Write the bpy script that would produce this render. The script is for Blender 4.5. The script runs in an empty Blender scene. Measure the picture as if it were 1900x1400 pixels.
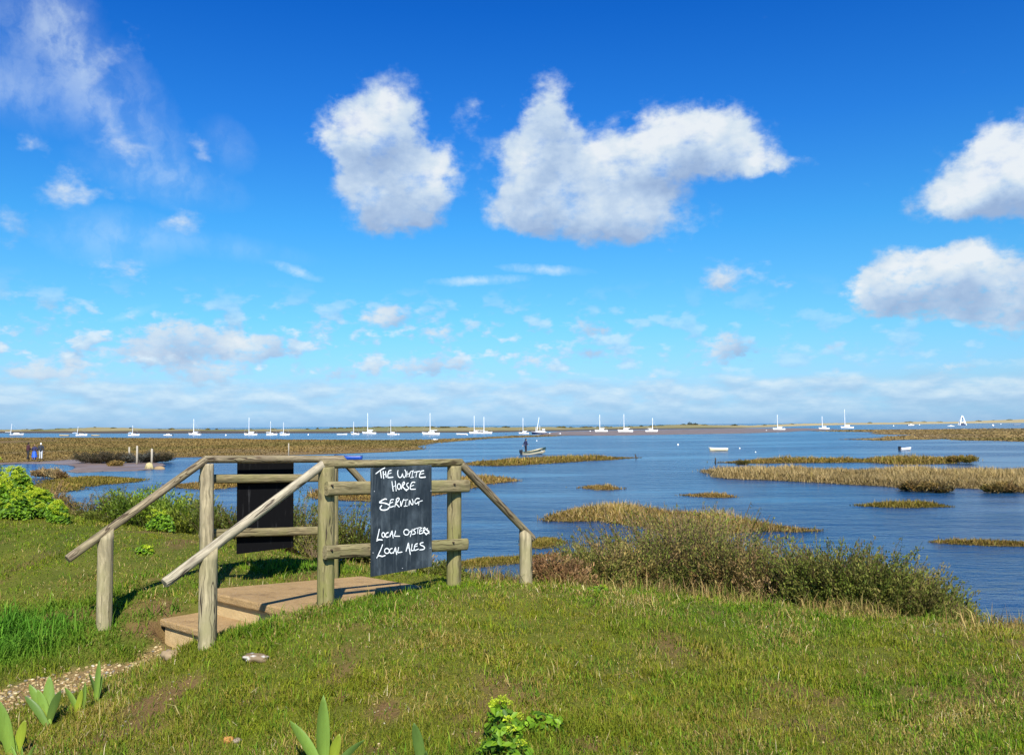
import bpy, bmesh, math, random
import numpy as np
from mathutils import Vector, Matrix

S = bpy.context.scene
COL = S.collection
rad = math.radians

# ------------------------------------------------------------------ camera
F = 1645.0; EYE = 3.6
PITCH = math.degrees(math.atan((788.5 - 700) / F)); ROLL = -0.45
cam_d = bpy.data.cameras.new('camera'); cam = bpy.data.objects.new('camera', cam_d)
COL.objects.link(cam); S.camera = cam
cam_d.sensor_width = 36; cam_d.lens = 36 * F / 1900
cam_d.clip_start = 0.05; cam_d.clip_end = 60000
CM = Matrix.Rotation(rad(90 + PITCH), 4, 'X') @ Matrix.Rotation(rad(ROLL), 4, 'Z')
cam.matrix_world = Matrix.Translation((0, 0, EYE)) @ CM

# ------------------------------------------------------------------ exposure, sun
EXPO = 0.75
S.view_settings.view_transform = 'Standard'; S.view_settings.look = 'None'
S.view_settings.exposure = EXPO; S.view_settings.gamma = 1
S.cycles.max_bounces = 6; S.cycles.diffuse_bounces = 3; S.cycles.glossy_bounces = 3
S.cycles.transmission_bounces = 3; S.cycles.transparent_max_bounces = 6
SUN_EL = 42.0
sd = bpy.data.lights.new('sun', 'SUN'); sd.energy = 5.0; sd.angle = rad(0.5); sd.color = (1.0, 0.95, 0.86)
so = bpy.data.objects.new('sun', sd); COL.objects.link(so)
ldir = Vector((-0.12, 1.0, -math.tan(rad(SUN_EL)) * math.hypot(0.12, 1.0))).normalized()
so.rotation_euler = ldir.to_track_quat('-Z', 'Y').to_euler(); so.location = (3, -20, 25)


class NT:
    """small helper for node trees"""
    def __init__(s, tree): s.t = tree; s.N = tree.nodes; s.L = tree.links
    def n(s, typ, ins=None, **kw):
        x = s.N.new(typ)
        for k, v in kw.items(): setattr(x, k, v)
        for k, v in (ins or {}).items():
            s.set(x.inputs[k], v)
        return x
    def set(s, sock, v):
        if isinstance(v, bpy.types.NodeSocket): s.L.new(v, sock)
        else: sock.default_value = v
    def m(s, op, a, b=0.0, c=0.0, clamp=False):
        x = s.N.new('ShaderNodeMath'); x.operation = op; x.use_clamp = clamp
        s.set(x.inputs[0], a); s.set(x.inputs[1], b); s.set(x.inputs[2], c)
        return x.outputs[0]
    def v(s, op, a, b=(0, 0, 0), scale=None):
        x = s.N.new('ShaderNodeVectorMath'); x.operation = op
        s.set(x.inputs[0], a); s.set(x.inputs[1], b)
        if scale is not None: s.set(x.inputs['Scale'], scale)
        return x.outputs[0]
    def mix(s, f, a, b, blend='MIX'):
        x = s.N.new('ShaderNodeMix'); x.data_type = 'RGBA'; x.blend_type = blend
        s.set(x.inputs[0], f)
        for i, q in ((6, a), (7, b)):
            s.set(x.inputs[i], q if isinstance(q, bpy.types.NodeSocket) else (*q[:3], 1))
        return x.outputs[2]
    def sstep(s, v, lo, hi, a=0.0, b=1.0):
        x = s.N.new('ShaderNodeMapRange'); x.interpolation_type = 'SMOOTHSTEP'
        s.set(x.inputs[0], v); s.set(x.inputs[1], lo); s.set(x.inputs[2], hi); s.set(x.inputs[3], a); s.set(x.inputs[4], b)
        return x.outputs[0]
    def noise(s, vec, scale, detail=3, rough=.5, out=0):
        x = s.n('ShaderNodeTexNoise', {'Scale': scale, 'Detail': detail, 'Roughness': rough})
        if vec is not None: s.L.new(vec, x.inputs['Vector'])
        return x.outputs[out]
    def ramp(s, f, pts):
        x = s.N.new('ShaderNodeValToRGB'); e = x.color_ramp.elements
        while len(e) < len(pts): e.new(0.5)
        for k, (p, c) in zip(e, pts):
            k.position = p; k.color = (*c[:3], 1)
        s.set(x.inputs[0], f)
        return x.outputs[0]


# ------------------------------------------------------------------ world: sky and clouds
def ray(px, py):
    return (CM.to_3x3() @ Vector(((px - 950) / F, -(py - 700) / F, -1))).normalized()

def azel(px, py):
    d = ray(px, py)
    return math.degrees(math.atan2(d.x, d.y)), math.degrees(math.asin(d.z))

# cumulus: (pixel centre x, y, radius x, radius y, weight, turn)
CLOUDS = [
 (715,200,85,75,1,0),(690,270,95,85,1,0),(645,250,62,52,1,0),(745,330,105,90,1,0),(690,370,95,65,1,0),(795,350,62,70,.8,0),(735,405,60,45,.6,0),
 (882,208,62,46,.55,0),(845,290,70,40,.35,20),
 (1020,205,52,75,1,0),(1010,285,95,80,1,0),(965,345,95,85,1,0),(1100,345,135,95,1.1,0),(1200,285,115,90,1,0),(1280,250,95,70,1,0),
 (1345,275,95,62,.95,0),(1400,298,80,38,.72,0),(1462,304,58,22,.62,0),(1230,405,95,55,1,0),(1090,405,130,55,1,0),(985,390,85,48,.9,0),
 (1880,285,95,70,1,0),(1800,345,105,55,1,-15),(1900,335,120,58,1,0),(1745,372,62,38,.8,0),(1960,300,120,100,1,0),(1895,412,50,24,.4,0),
 (1685,535,95,60,1.05,0),(1640,545,60,42,.9,0),(1765,525,95,70,1.05,0),(1850,520,95,75,1.1,0),(1910,560,95,60,1.1,0),(1780,490,50,36,.8,0),(1665,495,55,42,.8,0),
 (1372,508,72,40,.62,0),(1330,525,36,26,.55,0),(1462,528,48,22,.42,0),(1575,525,40,25,.35,0),
 (235,90,50,60,.40,0),(172,140,40,80,.30,12),(205,225,50,95,.34,18),(238,280,75,40,.38,0),(395,297,40,40,.46,-30),(350,255,70,34,.30,-30),
 (130,350,58,52,.52,0),(205,362,95,32,.38,0),(15,420,78,72,.56,0),(10,150,110,60,.32,-25),(25,35,75,70,.30,0),(228,500,88,38,.62,-10),(345,415,55,30,.55,0),(68,265,40,26,.45,0),
 (400,640,150,42,.85,0),(325,620,85,36,.8,0),(480,645,72,30,.8,0),(600,607,46,30,.72,0),(724,577,58,36,.85,0),(700,590,46,20,.6,0),(815,617,75,34,.72,0),
 (825,676,80,26,.8,0),(740,684,80,26,.65,0),(620,690,85,26,.65,0),(990,668,60,32,.76,0),(1085,603,42,32,.6,0),(1125,615,30,28,.5,0),(1092,656,50,22,.7,0),(1160,660,50,18,.5,0),
 (1330,658,70,40,.74,15),(1360,635,46,28,.62,0),(1565,640,60,24,.5,0),(1450,650,70,16,.4,0),(1550,685,24,24,.45,0),(1772,678,48,17,.62,0),(1215,700,60,20,.45,0),(915,605,50,18,.4,0),
 (120,575,85,36,.5,0),(25,620,70,30,.5,0),(40,690,95,32,.62,0),(190,660,110,40,.52,0),(110,695,70,25,.5,0),(350,700,85,26,.6,0),(410,690,80,26,.6,0),(290,660,80,30,.4,0),
]
CIRRUS = [(890,520,85,9,1,2),(1012,500,80,9,.9,-4),(548,502,46,9,.9,-18),(250,581,40,7,.6,22),(210,440,110,46,.35,0),(400,455,160,22,.2,-6),(150,130,40,150,.4,25),(260,230,60,130,.36,30),(60,60,90,90,.35,-30),(20,170,130,50,.4,-10),(420,270,50,40,.18,-35),(120,60,60,110,.3,15),(300,330,130,40,.3,-10)]

W = bpy.data.worlds.new('World'); S.world = W; W.use_nodes = True
W.cycles.sampling_method = 'NONE'
t = NT(W.node_tree); t.N.clear()
gen = t.n('ShaderNodeTexCoord').outputs['Generated']
sep = t.n('ShaderNodeSeparateXYZ', {0: gen}).outputs
az = t.m('MULTIPLY', t.m('ARCTAN2', sep[0], sep[1]), 57.29578)
el = t.m('MULTIPLY', t.m('ARCSINE', sep[2]), 57.29578)
pos = t.n('ShaderNodeCombineXYZ', {0: az, 1: el}).outputs[0]
sky = t.n('ShaderNodeTexSky', sky_type='NISHITA', sun_disc=False)
sky.sun_elevation = rad(SUN_EL); sky.sun_rotation = rad(173)
G = 3.0
tint = t.ramp(t.m('DIVIDE', el, 30.0, clamp=True), [
  (0.0, (.8/G, 1.45/G, 2.7/G)), (0.035, (.74/G, 1.35/G, 2.35/G)), (0.09, (.66/G, 1.12/G, 1.75/G)), (0.22, (.46/G, 1.12/G, 1.5/G)),
  (0.42, (.25/G, 1.0/G, 1.62/G)), (0.62, (.13/G, .78/G, 1.68/G)), (0.85, (.05/G, .60/G, 1.62/G)), (1.0, (.04/G, .52/G, 1.5/G))])
skyc = t.v('SCALE', t.v('MULTIPLY', sky.outputs[0], tint), scale=0.1 * G * 2 ** -EXPO)
# turbulence
wn = t.noise(t.v('MULTIPLY', pos, (.30, .36, 1)), 1.0, 5, .62, 1)
warp = t.v('MULTIPLY', t.v('SUBTRACT', wn, (.5, .5, .5)), (3.6, 3.0, 0))
wn2 = t.noise(pos, 1.6, 3, .6, 1)
warp2 = t.v('MULTIPLY', t.v('SUBTRACT', wn2, (.5, .5, .5)), (.5, .5, 0))
elsc = t.m('ADD', t.sstep(el, 3.0, 15.0, .22, .85), 0.0)
wp = t.v('ADD', pos, t.v('SCALE', t.v('ADD', warp, warp2), scale=elsc))

def blobs(vec, table, skipw=0.0):
    tot = None
    for (x, y, rx, ry, w, rot) in table:
        if w < skipw: continue
        a0, e0 = azel(x, y)
        mp = t.n('ShaderNodeMapping', vector_type='TEXTURE')
        t.L.new(vec, mp.inputs[0])
        mp.inputs['Location'].default_value = (a0, e0, 0)
        mp.inputs['Rotation'].default_value = (0, 0, rad(rot))
        k = 57.3 / F
        mp.inputs['Scale'].default_value = (rx * k * 1.25, ry * k * 1.25, 1e3)
        g = t.n('ShaderNodeTexGradient', gradient_type='SPHERICAL'); t.L.new(mp.outputs[0], g.inputs[0])
        tot = t.m('MULTIPLY', g.outputs['Fac'], w) if tot is None else t.m('MULTIPLY_ADD', g.outputs['Fac'], w, tot)
    return tot

fb = t.noise(t.v('MULTIPLY', pos, (1, 1.25, 1)), .42, 6, .54)
fb_hi = t.noise(t.v('MULTIPLY', pos, (1, 1.6, 1)), 1.3, 5, .55)
fbl = t.m('ADD', t.m('MULTIPLY', t.sstep(el, 5, 12), t.m('SUBTRACT', fb, fb_hi)), fb_hi)
bl = blobs(wp, CLOUDS)
D = t.m('ADD', t.m('SUBTRACT', t.m('MINIMUM', bl, .95), .26), t.m('ADD', t.m('MULTIPLY', t.m('SUBTRACT', fbl, .5), 1.35), t.m('MULTIPLY', t.m('SUBTRACT', fb_hi, .5), .45)))
up = t.v('ADD', wp, t.n('ShaderNodeCombineXYZ', {0: -.45, 1: t.sstep(el, 4, 14, .6, 1.9)}).outputs[0])
bl2 = blobs(up, CLOUDS, .55)
alpha = t.m('MULTIPLY', t.sstep(D, 0.0, .72), t.sstep(bl, .1, .75, .62, 1.0))
billow = t.m('MULTIPLY', t.m('SUBTRACT', fb_hi, .5), .45)
low = t.noise(t.v('ADD', pos, (3, 7, 0)), .3, 4, .5)
shade = t.m('ADD', t.m('ADD', t.m('MULTIPLY', t.m('SUBTRACT', bl, bl2), .46), t.m('ADD', .43, t.m('MULTIPLY', t.m('SUBTRACT', low, .5), 1.5))), billow)
# scattered small puffs low in the sky
pn = t.noise(t.v('MULTIPLY', pos, (.48, .85, 1)), 1.0, 6, .52)
pn2 = t.noise(t.v('MULTIPLY', t.v('ADD', pos, (0, .55, 0)), (.48, .85, 1)), 1.0, 4, .52)
pw = t.m('MULTIPLY', t.sstep(el, 2.6, 3.6), t.sstep(el, 9.5, 5.0))
pw = t.m('MULTIPLY', pw, t.sstep(az, 20, -10, .35, 1.0))
palpha = t.m('MULTIPLY', t.m('MULTIPLY', t.sstep(pn, .495, .62), pw), .92)
pshade = t.m('ADD', .55, t.m('MULTIPLY', t.m('SUBTRACT', pn, pn2), 2.6))
# low bank of cloud along the horizon
bn = t.noise(t.v('MULTIPLY', pos, (.34, .95, 1)), 1.0, 6, .54)
bank = t.m('MULTIPLY', t.sstep(el, 3.9, 2.2), 1.0)
bd = t.m('ADD', t.m('MULTIPLY', bank, .55), t.m('MULTIPLY', t.m('SUBTRACT', bn, .5), 1.0))
balpha = t.m('MULTIPLY', t.sstep(bd, .22, .62), t.sstep(el, 0.0, 1.6, .3, .8))
bn2 = t.noise(t.v('MULTIPLY', t.v('ADD', pos, (0, .45, 0)), (.34, .95, 1)), 1.0, 5, .54)
bshade = t.m('ADD', t.sstep(el, .6, 3.4, .42, .62), t.m('MULTIPLY', t.m('SUBTRACT', bn, bn2), 1.9))
ca = t.m('MAXIMUM', alpha, 0.0)
q = 2 ** -EXPO
def ccol(s, e):
    hi = t.ramp(s, [(0.0, (.33, .46, .69)), (.32, (.43, .57, .78)), (.58, (.57, .70, .86)), (.8, (.70, .80, .89)), (1.0, (.84, .89, .93))])
    return t.v('SCALE', hi, scale=q)
c1 = t.mix(balpha, skyc, t.mix(.25, ccol(bshade, el), skyc))
c1 = t.mix(palpha, c1, t.mix(.2, ccol(pshade, el), skyc))
ci = t.m('MULTIPLY', blobs(t.v('ADD', pos, t.v('MULTIPLY', t.v('SUBTRACT', wn2, (.5, .5, .5)), (1.2, .35, 0))), CIRRUS), .75, clamp=True)
ci = t.m('MULTIPLY', ci, t.sstep(t.noise(t.v('MULTIPLY', t.v('ADD', pos, t.v('SCALE', warp, scale=.6)), (.5, .34, 1)), 1.0, 6, .6), .36, .66, .25, 1.0))
c2 = t.mix(ci, c1, (.80 * q, .93 * q, .98 * q))
c3 = t.mix(t.m('MULTIPLY', ca, t.sstep(el, 2, 9, .82, .97)), c2, ccol(shade, el))
bg = t.n('ShaderNodeBackground', {0: c3, 1: 1.0})
t.L.new(bg.outputs[0], t.n('ShaderNodeOutputWorld').inputs[0])

# ------------------------------------------------------------------ helpers
def tag(o, label=None, cat=None, group=None, kind=None):
    if label: o['label'] = label
    if cat: o['category'] = cat
    if group: o['group'] = group
    if kind: o['kind'] = kind
    return o

def empty(name, loc, rz=0, label=None, cat=None, group=None):
    o = bpy.data.objects.new(name, None); COL.objects.link(o)
    o.empty_display_size = .1
    o.location = loc; o.rotation_euler = (0, 0, rz)
    return tag(o, label, cat, group)

def link(name, me, mat=None, parent=None, loc=None, rot=None):
    o = bpy.data.objects.new(name, me); COL.objects.link(o)
    if mat: me.materials.append(mat)
    if parent: o.parent = parent
    if loc is not None: o.location = loc
    if rot is not None: o.rotation_euler = rot
    return o

def mesh_np(name, V, quads=None, tris=None, col=None, smooth=False):
    """mesh from numpy arrays, optional colour per vertex"""
    me = bpy.data.meshes.new(name)
    V = np.asarray(V, np.float32).reshape(-1, 3)
    me.vertices.add(len(V)); me.vertices.foreach_set('co', V.ravel())
    li, ls = [], []
    st = 0
    for f, k in ((quads, 4), (tris, 3)):
        if f is None or len(f) == 0: continue
        f = np.asarray(f, np.int32).reshape(-1, k)
        li.append(f.ravel()); ls.append(st + np.arange(len(f), dtype=np.int32) * k); st += f.size
    li = np.concatenate(li); ls = np.concatenate(ls)
    me.loops.add(len(li)); me.loops.foreach_set('vertex_index', li)
    me.polygons.add(len(ls)); me.polygons.foreach_set('loop_start', ls)
    if smooth: me.polygons.foreach_set('use_smooth', np.ones(len(ls), bool))
    me.update(calc_edges=True); me.validate()
    if col is not None:
        a = me.color_attributes.new('Col', 'FLOAT_COLOR', 'POINT')
        c = np.ones((len(V), 4), np.float32); c[:, :3] = col
        a.data.foreach_set('color', c.ravel())
    return me

class MB:
    """collects simple solids into one mesh"""
    def __init__(s): s.v = []; s.f = []
    def add(s, v, f):
        b = len(s.v); s.v += [tuple(x) for x in v]; s.f += [tuple(i + b for i in q) for q in f]; return s
    def box(s, c, d, M=None):
        x, y, z = [k / 2 for k in d]
        v = [Vector((sx * x, sy * y, sz * z)) + Vector(c) for sx in (-1, 1) for sy in (-1, 1) for sz in (-1, 1)]
        if M: v = [M @ q for q in v]
        return s.add(v, [(0, 1, 3, 2), (4, 6, 7, 5), (0, 4, 5, 1), (2, 3, 7, 6), (0, 2, 6, 4), (1, 5, 7, 3)])
    def tube(s, pts, r, n=8, cap=True):
        pts = [Vector(p) for p in pts]; rs = r if isinstance(r, (list, tuple)) else [r] * len(pts)
        v = []; f = []
        for i, p in enumerate(pts):
            d = (pts[min(i + 1, len(pts) - 1)] - pts[max(i - 1, 0)]).normalized()
            a = d.orthogonal().normalized() if abs(d.z) > .9 else d.cross(Vector((0, 0, 1))).normalized()
            b = d.cross(a)
            for k in range(n):
                th = 2 * math.pi * k / n
                v.append(p + (a * math.cos(th) + b * math.sin(th)) * rs[i])
        for i in range(len(pts) - 1):
            for k in range(n):
                f.append((i * n + k, i * n + (k + 1) % n, (i + 1) * n + (k + 1) % n, (i + 1) * n + k))
        if cap:
            f.append(tuple(range(n - 1, -1, -1))); f.append(tuple(range((len(pts) - 1) * n, len(pts) * n)))
        return s.add(v, f)
    def ball(s, c, r, n=10, m=6, sc=(1, 1, 1)):
        v = [(c[0], c[1], c[2] - r * sc[2])]
        for i in range(1, m):
            a = -math.pi / 2 + math.pi * i / m
            for k in range(n):
                th = 2 * math.pi * k / n
                v.append((c[0] + r * sc[0] * math.cos(a) * math.cos(th), c[1] + r * sc[1] * math.cos(a) * math.sin(th), c[2] + r * sc[2] * math.sin(a)))
        v.append((c[0], c[1], c[2] + r * sc[2])); f = []
        for k in range(n):
            f.append((0, 1 + (k + 1) % n, 1 + k)); f.append((len(v) - 1, 1 + (m - 2) * n + k, 1 + (m - 2) * n + (k + 1) % n))
        for i in range(m - 2):
            for k in range(n):
                f.append((1 + i * n + k, 1 + i * n + (k + 1) % n, 1 + (i + 1) * n + (k + 1) % n, 1 + (i + 1) * n + k))
        return s.add(v, f)
    def build(s, name, mat, parent=None, smooth=False, bevel=0):
        me = bpy.data.meshes.new(name); me.from_pydata(s.v, [], s.f); me.update()
        bm = bmesh.new(); bm.from_mesh(me); bmesh.ops.recalc_face_normals(bm, faces=bm.faces)
        if bevel: bmesh.ops.bevel(bm, geom=bm.edges[:], offset=bevel, segments=2, affect='EDGES', profile=.5)
        bm.to_mesh(me); bm.free()
        if smooth: me.polygons.foreach_set('use_smooth', [True] * len(me.polygons))
        return link(name, me, mat, parent)

def at(px, py, Y):
    d = ray(px, py); return Vector((0, 0, EYE)) + d * (Y / d.y)

def onz(px, py, z=0.0):
    d = ray(px, py); return Vector((0, 0, EYE)) + d * ((z - EYE) / d.z)

def vnoise(x, y, seed=0):
    """smooth value noise on numpy arrays, 0..1"""
    xi = np.floor(x).astype(np.int64); yi = np.floor(y).astype(np.int64); fx = x - xi; fy = y - yi
    fx = fx * fx * (3 - 2 * fx); fy = fy * fy * (3 - 2 * fy)
    def h(a, b):
        n = (a * 374761393 + b * 668265263 + seed * 974634777) & 0x7fffffff
        n = ((n ^ (n >> 13)) * 1274126177) & 0x7fffffff
        return ((n ^ (n >> 16)) & 0xffff) / 65535.0
    return (h(xi, yi) * (1 - fx) + h(xi + 1, yi) * fx) * (1 - fy) + (h(xi, yi + 1) * (1 - fx) + h(xi + 1, yi + 1) * fx) * fy

def fbm(x, y, seed=0, o=4):
    a = 0; w = .5; tt = 0
    for i in range(o):
        a = a + w * vnoise(x * 2 ** i, y * 2 ** i, seed + i); tt += w; w *= .5
    return a / tt

# ------------------------------------------------------------------ materials
def mat_new(name):
    m = bpy.data.materials.new(name); m.use_nodes = True
    t = NT(m.node_tree); t.N.clear()
    out = t.n('ShaderNodeOutputMaterial')
    return m, t, out

def plain(name, col, rough=.5, var=.15, scale=6, spec=.5, bump=0.0, metal=0.0):
    m, t, out = mat_new(name)
    tc = t.n('ShaderNodeTexCoord').outputs['Object']
    n = t.noise(tc, scale, 5, .6)
    c = t.mix(n, [k * (1 - var) for k in col], [min(1, k * (1 + var)) for k in col])
    b = t.n('ShaderNodeBsdfPrincipled', {'Base Color': c, 'Roughness': rough, 'Specular IOR Level': spec, 'Metallic': metal})
    if bump:
        bp = t.n('ShaderNodeBump', {'Strength': bump, 'Distance': .01, 'Height': t.noise(tc, scale * 8, 5, .6)})
        t.L.new(bp.outputs[0], b.inputs['Normal'])
    t.L.new(b.outputs[0], out.inputs[0]); return m

def leafy(name, gain=1.0, trans=.3, rough=.5, spec=.3):
    """colour from the mesh, part of the light passes through"""
    m, t, out = mat_new(name)
    a = t.n('ShaderNodeAttribute', attribute_name='Col').outputs['Color']
    c = t.v('SCALE', a, scale=gain)
    b = t.n('ShaderNodeBsdfPrincipled', {'Base Color': c, 'Roughness': rough, 'Specular IOR Level': spec})
    tr = t.n('ShaderNodeBsdfTranslucent', {'Color': t.v('MULTIPLY', c, (1.2, 1.25, .7))})
    mx = t.n('ShaderNodeMixShader', {0: trans, 1: b.outputs[0], 2: tr.outputs[0]})
    t.L.new(mx.outputs[0], out.inputs[0]); return m

def wood(name, pale, dark, green, gamt=.5, lowgreen=0.0):
    """weathered timber, grain along local Z"""
    m, t, out = mat_new(name)
    tc = t.n('ShaderNodeTexCoord').outputs['Object']
    info = t.n('ShaderNodeObjectInfo').outputs['Random']
    off = t.v('ADD', tc, t.n('ShaderNodeCombineXYZ', {0: t.m('MULTIPLY', info, 7.3), 1: t.m('MULTIPLY', info, 3.1), 2: t.m('MULTIPLY', info, 11.0)}).outputs[0])
    wv = t.v('MULTIPLY', t.v('SUBTRACT', t.noise(off, 5, 2, .5, 1), (.5, .5, .5)), (.05, .05, .0))
    gv = t.v('ADD', off, wv)
    g1 = t.noise(t.v('MULTIPLY', gv, (1, 1, .07)), 42, 5, .7)
    g2 = t.noise(t.v('MULTIPLY', gv, (1, 1, .035)), 28, 4, .6)
    blot = t.noise(t.v('MULTIPLY', off, (1, 1, .5)), 9, 5, .65)
    split = t.m('MULTIPLY', t.sstep(t.m('ABSOLUTE', t.m('SUBTRACT', t.noise(t.v('MULTIPLY', gv, (1, 1, .03)), 16, 2, .5), .5)), .022, .006), t.sstep(t.noise(off, 3, 2), .42, .55))
    kn = t.n('ShaderNodeTexVoronoi', {'Vector': t.v('MULTIPLY', gv, (7, 7, 3.2)), 'Scale': 1.0}).outputs['Distance']
    knot = t.sstep(kn, .16, .07)
    c = t.mix(t.sstep(g1, .36, .66), pale, [k * .33 for k in pale])
    c = t.mix(t.sstep(blot, .35, .72, 0, .85), c, [k * .55 for k in pale])
    crack = t.sstep(g2, .41, .31)
    c = t.mix(t.m('MULTIPLY', crack, .75), c, dark)
    gz = t.n('ShaderNodeSeparateXYZ', {0: tc}).outputs[2]
    gf = t.m('MULTIPLY', t.sstep(t.noise(off, 3.2, 5, .65), .38, .68), gamt)
    if lowgreen:
        gf = t.m('ADD', gf, t.m('MULTIPLY', t.sstep(gz, .85, .25), t.m('MULTIPLY', t.sstep(blot, .2, .7), lowgreen)), clamp=True)
    c = t.mix(gf, c, green)
    c = t.mix(t.m('MULTIPLY', knot, .8), c, dark)
    c = t.mix(split, c, [k * .6 for k in dark])
    b = t.n('ShaderNodeBsdfPrincipled', {'Base Color': c, 'Roughness': .8, 'Specular IOR Level': .2})
    h = t.m('SUBTRACT', t.m('MULTIPLY', g1, .5), t.m('ADD', t.m('MULTIPLY', crack, 1.0), t.m('MULTIPLY', split, 2.5)))
    bp = t.n('ShaderNodeBump', {'Strength': .55, 'Distance': .006, 'Height': h})
    t.L.new(bp.outputs[0], b.inputs['Normal'])
    t.L.new(b.outputs[0], out.inputs[0]); return m

M = {}
M['wood_pale'] = wood('weathered_pale_wood', (.44, .365, .225), (.09, .065, .04), (.24, .22, .10), .3, .5)
M['wood_green'] = wood('weathered_green_wood', (.34, .28, .145), (.08, .06, .035), (.18, .17, .055), .55, .9)
M['wood_rail'] = wood('weathered_rail_wood', (.33, .26, .16), (.09, .06, .035), (.20, .18, .08), .35)
M['wood_rail_pale'] = wood('weathered_pale_rail_wood', (.47, .40, .28), (.13, .10, .07), (.30, .28, .17), .25)
M['wood_plank'] = wood('weathered_plank_wood', (.31, .25, .13), (.09, .065, .03), (.19, .18, .065), .6)
M['grass'] = leafy('grass_blade', 1.0, .33, .7, .08)
M['leaf'] = leafy('leaf', 1.0, .33, .5, .22)
M['dry'] = leafy('marsh_plant', 1.0, .2, .7, .15)
def iris_mat():
    m, t, out = mat_new('iris_leaf')
    tc = t.n('ShaderNodeTexCoord').outputs['Object']; a = t.n('ShaderNodeAttribute', attribute_name='Col').outputs['Color']
    st = t.noise(t.v('MULTIPLY', tc, (1, 1, .03)), 240, 3, .6); bl = t.noise(t.v('MULTIPLY', tc, (1, 1, .4)), 22, 4, .6)
    c = t.v('SCALE', a, scale=t.m('ADD', .62, t.m('ADD', t.m('MULTIPLY', st, .42), t.m('MULTIPLY', bl, .32))))
    c = t.mix(t.sstep(bl, .66, .74, 0, .6), c, (.22, .17, .06))
    b = t.n('ShaderNodeBsdfPrincipled', {'Base Color': c, 'Roughness': .45, 'Specular IOR Level': .3})
    tr = t.n('ShaderNodeBsdfTranslucent', {'Color': c}); mx = t.n('ShaderNodeMixShader', {0: .35, 1: b.outputs[0], 2: tr.outputs[0]})
    t.L.new(mx.outputs[0], out.inputs[0]); return m
M['iris'] = iris_mat()
M['white'] = plain('white_gelcoat', (.86, .86, .84), .25, .06, 2)
M['alu'] = plain('pale_mast_paint', (.85, .85, .84), .35, .04, 2)
M['cream'] = plain('cream_paint', (.78, .66, .42), .45, .12, 3)
M['tan'] = plain('tan_paint', (.62, .45, .2), .5, .12, 3)
M['navy'] = plain('navy_paint', (.012, .022, .075), .35, .3, 3)
M['black'] = plain('black_paint', (.015, .015, .018), .45, .3, 3)
M['blue'] = plain('blue_paint', (.015, .07, .36), .35, .2, 3)
M['paleblue'] = plain('pale_blue_paint', (.12, .26, .45), .4, .2, 3)
M['darkgreen'] = plain('dark_green_paint', (.02, .045, .03), .4, .3, 3)
M['glass'] = plain('dark_window', (.02, .03, .04), .08, .2, 2)
M['red'] = plain('orange_paint', (.75, .16, .04), .5, .1, 3)
M['greyhull'] = plain('grey_paint', (.4, .42, .44), .4, .1, 3)
M['rust'] = plain('rusty_bolt', (.07, .045, .03), .6, .4, 40, .4, .3, .6)
M['skin'] = plain('skin', (.55, .33, .24), .5, .1, 10)
M['stake'] = plain('bleached_timber', (.34, .30, .23), .8, .3, 9, .2, .5)
M['darkstake'] = plain('dark_timber', (.05, .04, .03), .8, .3, 9, .2, .5)
M['twig'] = plain('dead_twig', (.10, .07, .05), .8, .4, 9, .2)

def coloured(name, rough=.85, bump=.4, scale=12, var=.35, spec=.2, dist=.02):
    """mesh colour broken up by noise"""
    m, t, out = mat_new(name)
    tc = t.n('ShaderNodeTexCoord').outputs['Object']
    a = t.n('ShaderNodeAttribute', attribute_name='Col').outputs['Color']
    n1 = t.noise(tc, scale, 6, .65); n2 = t.noise(tc, scale * 5, 4, .6)
    f = t.m('ADD', t.m('MULTIPLY', n1, 1.2 * var), t.m('MULTIPLY', n2, .8 * var))
    c = t.v('SCALE', a, scale=t.m('ADD', f, 1 - var))
    b = t.n('ShaderNodeBsdfPrincipled', {'Base Color': c, 'Roughness': rough, 'Specular IOR Level': spec})
    bp = t.n('ShaderNodeBump', {'Strength': bump, 'Distance': dist, 'Height': t.m('ADD', n1, n2)})
    t.L.new(bp.outputs[0], b.inputs['Normal'])
    t.L.new(b.outputs[0], out.inputs[0]); return m
M['ground'] = coloured('soil_and_thatch', .95, .8, 14, .5, .1)
M['pebble'] = coloured('pebble', .7, .2, 40, .25, .3, .003)

# ------------------------------------------------------------------ the footbridge frame: key points
YA, YB = 6.65, 7.65
pA = at(605, 1000, YA); pB = at(840, 1000, YB)
u = Vector((pB.x - pA.x, pB.y - pA.y, 0)); SPAN = u.length; u.normalize()
w = Vector((u.y, -u.x, 0))                       # outward of the near railing, towards the viewer
A0 = Vector((pA.x, pA.y, 0))
def solve_t(px, py, org):
    """distance along u from org at which the line shows at pixel column px"""
    d = ray(px, py); return (d.x * org.y - d.y * org.x) / (d.y * u.x - d.x * u.y)
WID = 1.70
Fa0 = A0 - w * WID                               # far railing line
DECK_Z0, DECK_Z1 = 2.235, 2.12
deck_a = Fa0 + w * .14 - u * .14                 # far-left corner of the deck
DECK_L, DECK_W = SPAN + .42, 1.42

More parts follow.
